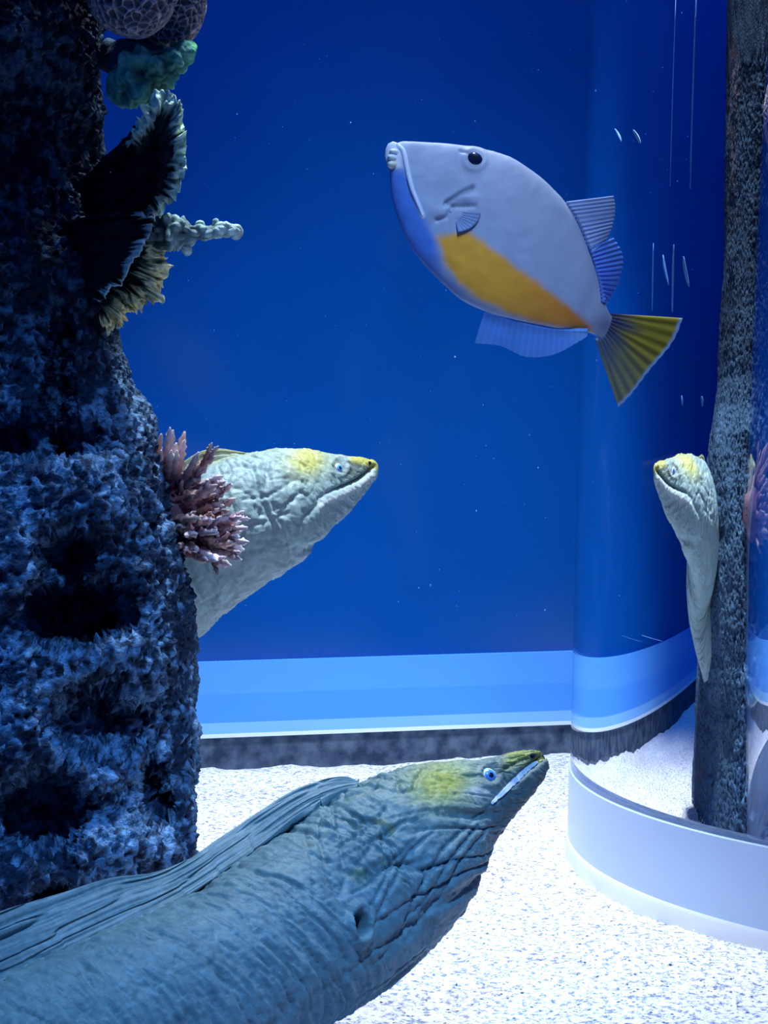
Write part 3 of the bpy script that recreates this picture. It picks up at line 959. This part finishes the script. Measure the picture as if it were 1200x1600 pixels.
# ------------------------------------------------------------------ triggerfish
def fish():
    YF = 1.52
    root = empty('triggerfish', at(790, 390, YF))
    tag(root, 'grey triggerfish with orange belly patch swimming in front of the tube', 'fish')
    st = [((958, 497), (940, 534), YF + .010, 0.30), ((952, 489), (928, 523), YF + .008, 0.36), ((944, 470), (912, 518), YF + .006, 0.40), ((936, 440), (895, 516), YF + .004, 0.36), ((922, 400), (868, 513), YF, 0.34),
          ((905, 355), (834, 507), YF, 0.33), ((884, 318), (794, 498), YF, 0.32), ((856, 287), (754, 485), YF, 0.32), ((822, 260), (718, 466), YF, 0.32),
          ((786, 241), (684, 436), YF, 0.32), ((746, 231), (654, 402), YF, 0.33), ((706, 225), (631, 366), YF - .004, 0.34), ((672, 222), (618, 332), YF - .008, 0.34),
          ((645, 221), (611, 298), YF - .012, 0.36), ((630, 221), (610, 276), YF - .013, 0.40), ((621, 224), (609, 264), YF - .014, 0.42)]
    B = Body(st, 300, 200, ratio=0.33, cap=3, expo=1.0)
    px = B.px
    X, Y = px[..., 0], px[..., 1]
    G = np.stack([X / 60, Y / 60, 0 * X], -1)
    B.h += 0.0006 * fbm(G * 2.4, 3, 5)
    # cheek folds, gill slit and the eye socket
    def groove(pts, w, dep):
        d, f = poly_dist(px, pts)
        B.h[...] -= dep * np.exp(-(d / w) ** 2)
    groove([(697, 317), (718, 303), (738, 293)], 3.2, 0.0030)
    groove([(695, 320), (715, 323), (742, 322)], 2.6, 0.0022)
    groove([(683, 344), (698, 340), (706, 325)], 3.5, 0.0022)
    groove([(720, 236), (732, 240)], 2.2, 0.0016)
    groove([(636, 262), (644, 300), (660, 336)], 3.0, -0.0012)
    for k in range(6):
        a = -0.2 + 0.22 * k
        groove([(708 + 4 * k, 345 - 2 * k), (716 + 5 * k, 360 - 4 * k)], 1.2, 0.0006)
    e = np.hypot(X - 742, (Y - 248))
    B.h += 0.0012 * np.exp(-((e - 16) / 5) ** 2)
    B.h += 0.0024 * np.exp(-(((X - 728) / 16) ** 2 + ((Y - 309) / 8) ** 2))
    B.h += 0.0018 * np.exp(-(((X - 690) / 14) ** 2 + ((Y - 332) / 12) ** 2))
    GREY = np.array([0.37, 0.42, 0.52])
    c = np.zeros(B.P.shape) + GREY
    c *= (1 + 0.08 * fbm(G, 3, 71))[..., None]
    # blue throat below the white mouth line
    thr = poly_signed(px, [(600, 262), (634, 266), (646, 300), (664, 342), (678, 372), (692, 430), (770, 490), (900, 520), (700, 520), (600, 400)])
    w = sstep(-10, 10, thr) * (1 - 0.75 * sstep(380, 480, Y))
    c = mixc(c, 0.92 * w, np.array([0.06, 0.20, 0.62]))
    d, f = poly_dist(px, [(636, 262), (644, 296), (661, 338)])
    c = mixc(c, np.exp(-(d / 3.6) ** 4), np.array([0.74, 0.76, 0.82]))
    org = poly_signed(px, [(682, 370), (706, 364), (730, 361), (748, 372), (775, 392), (805, 415), (840, 440), (872, 465), (900, 488), (922, 508), (926, 518), (905, 517), (870, 512), (828, 503), (785, 486), (750, 470), (718, 444), (694, 408)])
    j = 3 * fbm(G * 4, 2, 75)
    wo = sstep(-7, 8, org + j)
    oc = np.array([0.95, 0.40, 0.035])[None, None] * (1 - sstep(760, 930, X)[..., None]) + np.array([0.70, 0.22, 0.03]) * sstep(760, 930, X)[..., None]
    c = c * (1 - wo[..., None]) + oc * wo[..., None]
    c = mixc(c, 0.75 * np.exp(-(((X - 948) / 20) ** 2 + ((Y - 510) / 22) ** 2)), np.array([0.10, 0.10, 0.16]))
    ny = np.exp(-(((X - 735) / 14) ** 2 + ((Y - 262) / 10) ** 2))
    c = mixc(c, 0.35 * ny, np.array([0.12, 0.16, 0.24]))
    d, f = poly_dist(px, [(700, 316), (720, 302), (738, 294)])
    c = mixc(c, 0.6 * np.exp(-(d / 2.2) ** 2), np.array([0.10, 0.13, 0.20]))
    c = mixc(c, sstep(632, 622, X) * (1 - sstep(258, 266, Y)), np.array([0.72, 0.72, 0.76]))
    B.finish('body', M['fish'], root, c)
    c0, n0, i, j_ = B.point(742, 248)
    up = B.H[i] / B.hr[i]
    for cc, nn in ((c0, n0), far_side(B, i, c0, n0)):
        ey = dome('eye', cc - nn * 0.001, nn, up, 0.0068, 0.0058, 0.0046, M['eye_dark'], root)
        dome('pupil', cc + nn * 0.0022, nn, up, 0.0030, 0.0026, 0.0018, M['hole'], ey)
    # beak-like teeth
    for k, (x, y, rx, ry) in enumerate(((617, 238, 7, 5), (614, 247, 7.5, 6), (614, 258, 8, 6.5))):
        p = at(x, y, YF - 0.016)
        s = YF / F_PX
        dome('tooth', p, np.array([-0.35, -0.93, 0.05]), np.array([0, 0, 1.0]), rx * s, ry * s, 0.0075, M['tooth_cream'] if k == 2 else M['tooth'], root, 9, 16, True)
    lp = spline([list(at(x, y, YF - dy)) for x, y, dy in ((620, 226, .0165), (629, 234, .0185), (633, 246, .0195), (636, 262, .0195), (643, 292, .0190), (652, 316, .0180), (660, 336, .0165))], 40)
    tube_along('lip', lp, lambda t: 0.0024 * (1 - 0.35 * t) * math.sin(math.pi * (0.08 + 0.9 * t)) ** 0.4, M['lip_white'], root, (0.8, 0.8, 0.84))
    # fins
    BL = np.array([0.50, 0.64, 0.92])
    def pale(U, V, q):
        s = 0.86 + 0.22 * np.sin(2 * math.pi * 15 * U)
        return BL[None, None] * s[..., None] * (1.05 - 0.25 * V[..., None])
    fin_sheet('dorsal_fin', [(884, 316), (897, 334), (908, 354), (917, 376), (925, 398)], [(958, 306), (961, 322), (959, 342), (953, 362), (944, 380)], [YF] * 5, [YF + .012] * 5, 120, 20, 0.004, 0.0007, 13, pale, M['fin'], root)
    def dim(U, V, q):
        s = 0.86 + 0.2 * np.sin(2 * math.pi * 15 * U)
        return np.array([0.16, 0.34, 0.85])[None, None] * s[..., None] * (1.1 - 0.25 * V[..., None])
    fin_sheet('dorsal_fin', [(920, 388), (928, 410), (934, 432), (939, 452), (943, 472)], [(958, 372), (969, 390), (973, 412), (966, 440), (946, 476)], [YF] * 5, [YF + .016] * 5, 120, 20, 0.004, 0.0007, 14, dim, M['fin'], root)
    def anal(U, V, q):
        return (np.array([0.20, 0.50, 0.98])[None, None] * (0.95 + 0.05 * np.sin(2 * math.pi * 18 * U))[..., None]) * (1 - 0.12 * V[..., None])
    fin_sheet('anal_fin', [(758, 482), (796, 496), (836, 507), (874, 513), (918, 517)], [(742, 536), (782, 540), (822, 557), (866, 553), (916, 526)], [YF] * 5, [YF + .018] * 5, 140, 24, 0.004, 0.00012, 18, anal, M['fin'], root)
    def tail(U, V, q):
        yel = np.array([0.50, 0.42, 0.05])
        cc = np.zeros(U.shape + (3,)) + yel
        s = 0.75 + 0.35 * np.sin(2 * math.pi * 9 * U + 1) * sstep(0.15, 0.5, V)
        cc *= s[..., None]
        cc = mixc(cc, 1 - sstep(0.0, 0.55, V + 0.1 * np.sin(20 * U)), np.array([0.09, 0.10, 0.19]))
        cc = mixc(cc, 0.65 * sstep(0.35, 0.8, U) * (1 - 0.4 * V), np.array([0.15, 0.23, 0.30]))
        return mixc(cc, sstep(0.93, 0.98, V), np.array([0.40, 0.58, 0.85]))
    fin_sheet('tail_fin', [(955, 490), (953, 500), (948, 512), (942, 524), (932, 532)], [(1066, 497), (1050, 528), (1026, 566), (998, 604), (964, 634)], [YF + .010] * 5, [YF + .03] * 5, 140, 40, 0.008, 0.0005, 11, tail, M['fin'], root, wave=0.004)
    def pec(U, V, q):
        return np.array([0.36, 0.46, 0.68])[None, None] * (0.92 + 0.12 * np.sin(2 * math.pi * 8 * U))[..., None]
    fin_sheet('pectoral_fin', [(700, 330), (703, 333), (706, 336), (710, 338)], [(752, 332), (746, 346), (734, 357), (716, 363)], [YF - .0148] * 4, [YF - .0210] * 4, 60, 12, 0.0012, 0.00012, 8, pec, M['fin'], root)
fish()

# ------------------------------------------------------------------ corals
def px_len(n, Y):
    return n * Y / F_PX

def coral_branch_mesh(k):
    """one knobbly upright branch, unit length along +Z"""
    r = np.random.default_rng(100 + k)
    n, m = 16, 9
    t = np.linspace(0, 1, n)
    a = np.linspace(0, 2 * math.pi, m, endpoint=False)
    bend = 0.10 * np.sin(2.2 * t + k)
    rad = 0.115 * (1 - 0.35 * t) * np.sqrt(np.clip(1 - ((t - 0.80) / 0.205).clip(0, 1) ** 2, 0.02, 1))
    V = np.zeros((n, m, 3))
    for i in range(n):
        wob = 1 + 1.5 * (r.random(m) - 0.25).clip(0) * (i % 2 == 1)
        V[i, :, 0] = bend[i] + rad[i] * wob * np.cos(a + 0.35 * i)
        V[i, :, 1] = rad[i] * wob * np.sin(a + 0.35 * i)
        V[i, :, 2] = t[i]
    f = [tuple(q) for q in grid_faces(n, m, wrap=True)] + [tuple(range(m))[::-1], tuple((n - 1) * m + j for j in range(m))]
    c = np.zeros((n, m, 3))
    lo, hi = np.array([0.42, 0.20, 0.28]), np.array([0.96, 0.80, 0.82])
    if k % 3 == 1:
        lo, hi = np.array([0.48, 0.20, 0.17]), np.array([0.95, 0.66, 0.58])
    tt = sstep(0.3, 1.0, t)[:, None, None]
    knob = np.where(np.arange(n) % 2 == 1, 1.15, 0.9)[:, None, None]
    c[:] = (lo * (1 - tt) + hi * tt) * knob
    me = bpy.data.meshes.new('branch')
    me.from_pydata(V.reshape(-1, 3).tolist(), [], f)
    me.update()
    me.materials.append(M['coral'])
    me.polygons.foreach_set('use_smooth', np.full(len(me.polygons), True))
    ca = me.color_attributes.new('col', 'FLOAT_COLOR', 'POINT')
    c4 = np.ones((n * m, 4)); c4[:, :3] = c.reshape(-1, 3)
    ca.data.foreach_set('color', c4.ravel())
    return me
BRANCH = [coral_branch_mesh(k) for k in range(6)]

def put_branch(root, a, b, width, k):
    d = b - a
    L = float(np.linalg.norm(d))
    o = bpy.data.objects.new('branch', BRANCH[k % len(BRANCH)])
    COL.objects.link(o)
    o.parent = root
    q = Vector(d).to_track_quat('Z', 'X').to_matrix().to_4x4()
    s = width / 0.115
    o.matrix_local = Matrix.Translation(Vector(a) - Vector(root.location)) @ q @ Matrix.Rotation(k * 1.3, 4, 'Z') @ Matrix.Diagonal((s, s, L, 1))

def pink_corals():
    r = np.random.default_rng(5)
    root = empty('branching_coral', at(258, 765, 1.84))
    tag(root, 'small dark pink branching coral standing up from the rock shoulder', 'coral', 'pink branching corals')
    tips = [(242, 690), (252, 678), (264, 671), (274, 674), (289, 674), (291, 690), (240, 712), (252, 704), (281, 706), (313, 704), (300, 722), (236, 735), (268, 700), (322, 716), (276, 690)]
    for i, (x, y) in enumerate(tips):
        b0 = (252 + 0.35 * (x - 262) + r.uniform(-4, 4), 772 + r.uniform(-8, 6))
        put_branch(root, at(b0[0], b0[1], 1.845), at(x, y, 1.81 + r.uniform(-0.03, 0.03)), px_len(6.2, 1.82), i)
    p = at(258, 774, 1.85)
    nub(root, p, 0.020, (0.16, 0.08, 0.11), 3)
    root = empty('branching_coral', at(292, 830, 1.83))
    tag(root, 'bushy pink branching coral spreading in front of the pale eel', 'coral', 'pink branching corals')
    rows = [(335, 715, 285, 762), (322, 730, 280, 770), (352, 745, 292, 778), (340, 757, 284, 784), (362, 764, 298, 790), (330, 770, 278, 796), (368, 778, 302, 800),
            (350, 786, 290, 806), (378, 803, 306, 816), (358, 800, 296, 812), (340, 812, 284, 820), (388, 822, 312, 828), (366, 822, 302, 830), (345, 830, 288, 832),
            (388, 840, 316, 840), (370, 838, 306, 842), (384, 856, 318, 848), (362, 856, 304, 848), (340, 846, 290, 842), (374, 870, 318, 856), (352, 872, 304, 856), (332, 866, 292, 850),
            (356, 886, 312, 862), (338, 884, 304, 858), (322, 876, 296, 852), (306, 862, 286, 846), (300, 790, 272, 800), (310, 806, 276, 812), (298, 770, 270, 786), (318, 746, 276, 776),
            (292, 822, 268, 822), (312, 838, 280, 832), (346, 860, 300, 850), (366, 846, 312, 844), (330, 800, 282, 812), (380, 812, 320, 822)]
    for i, (x, y, bx, by) in enumerate(rows):
        fr = r.uniform(0, 1)
        yt = 1.82 - 0.07 * fr
        a_, b_ = at(bx - 8, by, 1.84), at(x + r.uniform(-3, 3), y + r.uniform(-3, 3), yt)
        put_branch(root, a_, b_, px_len(6.2 + 1.4 * r.random(), 1.8), i + 1)
        for k2 in range(2):
            f0 = r.uniform(0.35, 0.75)
            c_ = a_ + (b_ - a_) * f0
            put_branch(root, c_, c_ + (b_ - a_) * 0.30 + r.normal(0, 0.006, 3) + np.array([0, -0.008, 0.004]), px_len(3.6, 1.8), i + k2 + 3)
    nub(root, at(282, 815, 1.85), 0.034, (0.15, 0.08, 0.11), 4)

def nub(root, p, rad, col, s):
    n, m = 14, 20
    e = np.linspace(-math.pi / 2 * 0.97, math.pi / 2 * 0.97, n)
    a = np.linspace(0, 2 * math.pi, m, endpoint=False)
    E_, A = np.meshgrid(e, a, indexing='ij')
    D = np.stack([np.cos(E_) * np.cos(A), np.cos(E_) * np.sin(A), np.sin(E_)], -1)
    V = p + D * (rad * (1 + 0.35 * fbm(D * 2.5, 3, s)))[..., None]
    f = [tuple(q) for q in grid_faces(n, m, wrap=True)] + [tuple(range(m))[::-1], tuple((n - 1) * m + j for j in range(m))]
    mesh_obj('foot', V.reshape(-1, 3), f, M['coral'], root, col=np.zeros((n * m, 3)) + np.array(col))
pink_corals()

def brain_lobe(name, x, y, rx, ry, Y, root, seed, scale=122):
    n, m = 170, 280
    e = np.linspace(-math.pi / 2 * 0.99, math.pi / 2 * 0.99, n)
    a = np.linspace(0, 2 * math.pi, m, endpoint=False)
    E_, A = np.meshgrid(e, a, indexing='ij')
    D = np.stack([np.cos(E_) * np.cos(A), np.cos(E_) * np.sin(A), np.sin(E_)], -1)
    R = np.array([px_len(rx, Y), px_len((rx + ry) / 2, Y), px_len(ry, Y)])
    V = at(x, y, Y) + D * R
    f1, f2 = worley(V * scale, seed)
    g = sstep(0.02, 0.20, f2 - f1)
    V = V + D * (0.004 * fbm(V * 25, 2, seed) - 0.0034 * g)[..., None]
    c = np.array([0.50, 0.40, 0.40])[None, None] * (1 - g[..., None]) + np.array([0.10, 0.08, 0.10]) * g[..., None]
    f = [tuple(q) for q in grid_faces(n, m, wrap=True)] + [tuple(range(m))[::-1], tuple((n - 1) * m + j for j in range(m))]
    return mesh_obj(name, V.reshape(-1, 3), f, M['coral'], root, col=c.reshape(-1, 3))

bc = empty('brain_coral', at(235, 20, 1.78))
tag(bc, 'rounded tan brain coral with a netted surface at the top of the rock', 'coral')
brain_lobe('lobe', 262, -8, 62, 82, 1.80, bc, 3)
brain_lobe('lobe', 205, -40, 78, 96, 1.74, bc, 9)

def blob_chain(name, pts, Y, mat, root, colfun, seed, amp=0.25, fr=60, n=70, m=44, knob=0):
    K = spline([list(at(x, y, Y + dy)) + [px_len(r, Y)] for x, y, dy, r in pts], n)
    C, Rr = K[:, :3], K[:, 3]
    T = np.gradient(C, axis=0); T /= np.linalg.norm(T, axis=1, keepdims=True)
    a = np.linspace(0, 2 * math.pi, m, endpoint=False)
    ref = np.array([0, 1.0, 0])
    u = np.cross(T, ref); u /= np.linalg.norm(u, axis=1, keepdims=True)
    v = np.cross(T, u)
    t = np.linspace(0, 1, n)
    Rr = Rr * np.sqrt(np.clip(1 - ((t - 0.86) / 0.142).clip(0, 1) ** 2, 0.01, 1)) * np.sqrt(np.clip(t / 0.05, 0.05, 1))
    D = np.cos(a)[None, :, None] * u[:, None] + np.sin(a)[None, :, None] * v[:, None]
    V = C[:, None] + D * Rr[:, None, None]
    nz = fbm(V * fr, 3, seed)
    if knob:
        k1, k2 = worley(V * knob, seed)
        nz = nz * 0.5 + 0.9 * (0.75 - 1.6 * k1)
    V = V + D * (Rr[:, None] * amp * nz)[..., None]
    c = colfun(t[:, None] + 0 * nz, nz)
    f = [tuple(q) for q in grid_faces(n, m, wrap=True)] + [tuple(range(m))[::-1], tuple((n - 1) * m + j for j in range(m))]
    return mesh_obj(name, V.reshape(-1, 3), f, mat, root, col=c.reshape(-1, 3))

def green_coral():
    root = empty('leather_coral', at(215, 120, 1.78))
    tag(root, 'drooping green leather coral with bright green tip below the brain coral', 'coral')
    def cf(t, nz):
        c = np.array([0.11, 0.30, 0.22])[None, None] * (1 + 1.6 * nz[..., None])
        return mixc(c, sstep(0.80, 0.97, t), np.array([0.10, 0.42, 0.10]))
    blob_chain('stalk', [(175, 155, 0, 14), (198, 138, -.01, 30), (228, 118, -.02, 36), (262, 98, -.02, 27), (292, 78, -.01, 15), (304, 72, 0, 9)], 1.79, M['coral'], root, cf, 14, amp=0.75, fr=70, n=120, m=80)
    blob_chain('lobe', [(165, 90, 0.02, 26), (200, 92, 0, 32), (235, 88, 0, 28), (262, 80, 0, 14)], 1.80, M['coral'], root, lambda t, nz: np.array([0.05, 0.09, 0.14])[None, None] * (1 + 0.8 * nz[..., None]), 15, amp=0.4, fr=40)
green_coral()

def ruffled_plate(name, root, rootline, rim, Yr, Ye, bulge, cols, seed, ruf=0.006, freq=60, thick=0.006, n=180, m=70, rimw=0.5):
    """a coral sheet growing from a root line out to a ruffled rim"""
    A = spline([[x, y, 0] for x, y in rootline], n)
    Bm = spline([[x, y, 0] for x, y in rim], n)
    u, v = np.linspace(0, 1, n), np.linspace(0, 1, m)
    P = np.zeros((n, m, 3))
    for i in range(n):
        a, b = at(A[i, 0], A[i, 1], Yr), at(Bm[i, 0], Bm[i, 1], Ye)
        P[i] = a + (b - a) * v[:, None]
        P[i, :, 1] -= bulge * np.sin(math.pi * v)
    U, V_ = np.meshgrid(u, v, indexing='ij')
    N = grid_normals(P)
    N *= np.where(N[..., 1:2] > 0, -1, 1)
    nz = fbm(np.stack([U * freq * 0.35, V_ * 4, 0 * U + seed], -1), 3, seed)
    rdg = ridged(np.stack([U * freq * 0.6, V_ * 2.2, 0 * U + seed], -1), 2, seed + 3)
    P = P + N * (ruf * (0.25 + V_ ** 2) * (nz + 0.8 * rdg))[..., None]
    e = (Bm - A)[:, None, :]
    P[..., 2] += -(0.004 * V_ ** 3 * vnoise(np.stack([U * freq, V_ * 3, 0 * U], -1), seed + 5))
    t = thick * (1 - 0.55 * V_)
    F_, Bk = P + N * t[..., None] / 2, P - N * t[..., None] / 2
    w = sstep(rimw, 1.0, V_ + 0.10 * rdg)
    c = np.asarray(cols[0])[None, None] * (1 - w[..., None]) + np.asarray(cols[1]) * w[..., None]
    c = c * (1 + 0.5 * np.clip(rdg, -0.8, 0.8))[..., None]
    q = np.cross(F_[1, 0] - F_[0, 0], F_[0, 1] - F_[0, 0])
    return mesh_obj(name, np.vstack([F_.reshape(-1, 3), Bk.reshape(-1, 3)]), slab_faces(n, m, flip=(q[1] < 0)), M['coral'], root, col=np.vstack([c.reshape(-1, 3)] * 2))

def plate_corals():
    dk, teal = (0.008, 0.013, 0.017), (0.34, 0.50, 0.42)
    root = empty('plate_coral', at(200, 280, 1.80))
    tag(root, 'dark plate coral with a pale ruffled rim under the green coral', 'coral', 'plate corals on the rock')
    ruffled_plate('plate', root, [(120, 300), (125, 290), (130, 310), (135, 335), (140, 360), (150, 390), (160, 410)],
                  [(198, 226), (236, 190), (262, 150), (276, 158), (288, 232), (276, 296), (240, 342)], 1.80, 1.755, 0.004, (dk, teal), 21, ruf=0.007, freq=40, rimw=0.93)
    ruffled_plate('rim_frill', root, [(214, 240), (228, 225), (240, 205), (248, 215), (252, 240), (252, 280), (240, 322)],
                  [(205, 218), (238, 172), (262, 148), (280, 160), (290, 234), (278, 298), (240, 345)], 1.76, 1.735, 0.01, ((0.02, 0.04, 0.04), (0.62, 0.80, 0.60)), 22, ruf=0.010, freq=70, m=50)
    root = empty('plate_coral', at(180, 400, 1.78))
    tag(root, 'lower dark plate coral with a thin pale edge beside the finger coral', 'coral', 'plate corals on the rock')
    ruffled_plate('plate', root, [(90, 350), (92, 360), (95, 380), (100, 400), (110, 430), (120, 450)],
                  [(212, 328), (238, 340), (228, 382), (205, 420), (178, 448), (150, 470)], 1.79, 1.725, 0.012, (dk, (0.25, 0.40, 0.42)), 31, ruf=0.004, freq=34, rimw=0.93)
    root = empty('finger_coral', at(265, 370, 1.78))
    tag(root, 'knobbly pale teal finger coral jutting out sideways from the rock', 'coral')
    def cf(t, nz):
        c = np.array([0.13, 0.20, 0.18])[None, None] * (1 + 1.2 * nz[..., None]) + np.array([0.30, 0.42, 0.40]) * sstep(0.35, 0.95, t)[..., None] * (0.8 + 0.8 * nz[..., None])
        return np.clip(c, 0.02, 0.9)
    blob_chain('finger', [(205, 360, 0.03, 20), (238, 366, 0, 26), (268, 362, -.01, 25), (300, 364, -.01, 17), (330, 362, -.01, 13), (358, 359, -.01, 11), (376, 362, -.01, 9)], 1.77, M['coral'], root, cf, 41, amp=0.60, fr=75, n=160, m=90, knob=105)
    for k, (x, y, r) in enumerate(((270, 340, 11), (312, 348, 7), (337, 345, 6), (352, 352, 7), (368, 354, 9), (290, 380, 8))):
        blob_chain('knob', [(x + 4, y + 16, 0, r * 0.9), (x + 1, y + 6, -.006, r), (x, y - 4, -.008, r * 0.7)], 1.77, M['coral'], root, lambda t, nz: np.array([0.34, 0.48, 0.46])[None, None] * (1 + 0.5 * nz[..., None]), 50 + k, amp=0.4, fr=90, n=20, m=16)
    root = empty('lettuce_coral', at(205, 440, 1.78))
    tag(root, 'yellowish ruffled lettuce coral hanging below the finger coral', 'coral')
    yc = ((0.20, 0.20, 0.10), (0.85, 0.74, 0.38))
    ruffled_plate('leaf', root, [(205, 385), (200, 400), (195, 420), (190, 440), (185, 455)], [(250, 388), (258, 415), (252, 448), (236, 474), (205, 486)], 1.79, 1.75, 0.02, yc, 61, ruf=0.014, freq=24)
    ruffled_plate('leaf', root, [(165, 440), (162, 455), (164, 470), (168, 480)], [(206, 466), (202, 492), (184, 512), (160, 514)], 1.79, 1.755, 0.02, yc, 66, ruf=0.014, freq=18)
plate_corals()

# ------------------------------------------------------------------ specks drifting in the water and loose grit
def specks():
    r = np.random.default_rng(3)
    V, Fc = [], []
    oct_ = np.array([(1, 0, 0), (-1, 0, 0), (0, 1, 0), (0, -1, 0), (0, 0, 1), (0, 0, -1)], float)
    of = [(0, 2, 4), (2, 1, 4), (1, 3, 4), (3, 0, 4), (2, 0, 5), (1, 2, 5), (3, 1, 5), (0, 3, 5)]
    n = 170
    for i in range(n):
        Y = r.uniform(1.3, 2.7)
        x, y = r.uniform(170, 1190), r.uniform(-20, 1080)
        p = at(x, y, Y)
        if np.hypot(p[0] - TC[0], p[1] - TC[1]) < TR + 0.02:
            continue
        s = px_len(r.choice([0.5, 0.7, 0.9, 1.3], p=[.5, .3, .15, .05]), Y)
        st = np.array([1, 1, r.uniform(0.8, 2.4)])
        b = len(V)
        V += [p + o * s * st for o in oct_]
        Fc += [tuple(b + k for k in f) for f in of]
    o = mesh_obj('drifting_specks', np.array(V), Fc, M['speck'], smooth=False)
    tag(o, 'tiny pale specks drifting through the blue water', 'particles', kind='stuff')
    V, Fc = [], []
    for i in range(7000):
        Y = 1.3 + 1.4 * r.random() ** 1.0
        X = r.uniform(-0.4, 0.55)
        if np.hypot(X - TC[0], Y - TC[1]) < TR + 0.008:
            continue
        s = r.uniform(0.0008, 0.0020)
        b = len(V)
        st = r.uniform(0.6, 1.3, 3) * np.array([1, 1, 0.7])
        a = r.uniform(0, 3)
        ca, sa = math.cos(a), math.sin(a)
        zc = 0.0012
        for o_ in oct_:
            q = o_ * s * st
            V.append((X + q[0] * ca - q[1] * sa, Y + q[0] * sa + q[1] * ca, zc + q[2]))
        Fc += [tuple(b + k for k in f) for f in of]
    g = mesh_obj('coral_grit', np.array(V), Fc, M['grit'], smooth=False)
    tag(g, 'loose pale coral grit strewn over the sand', 'grit', kind='stuff')
M['grit'] = noise_mat('pale_grit', (0.45, 0.45, 0.50), (0.85, 0.85, 0.86), 140, rough=0.9)
specks()
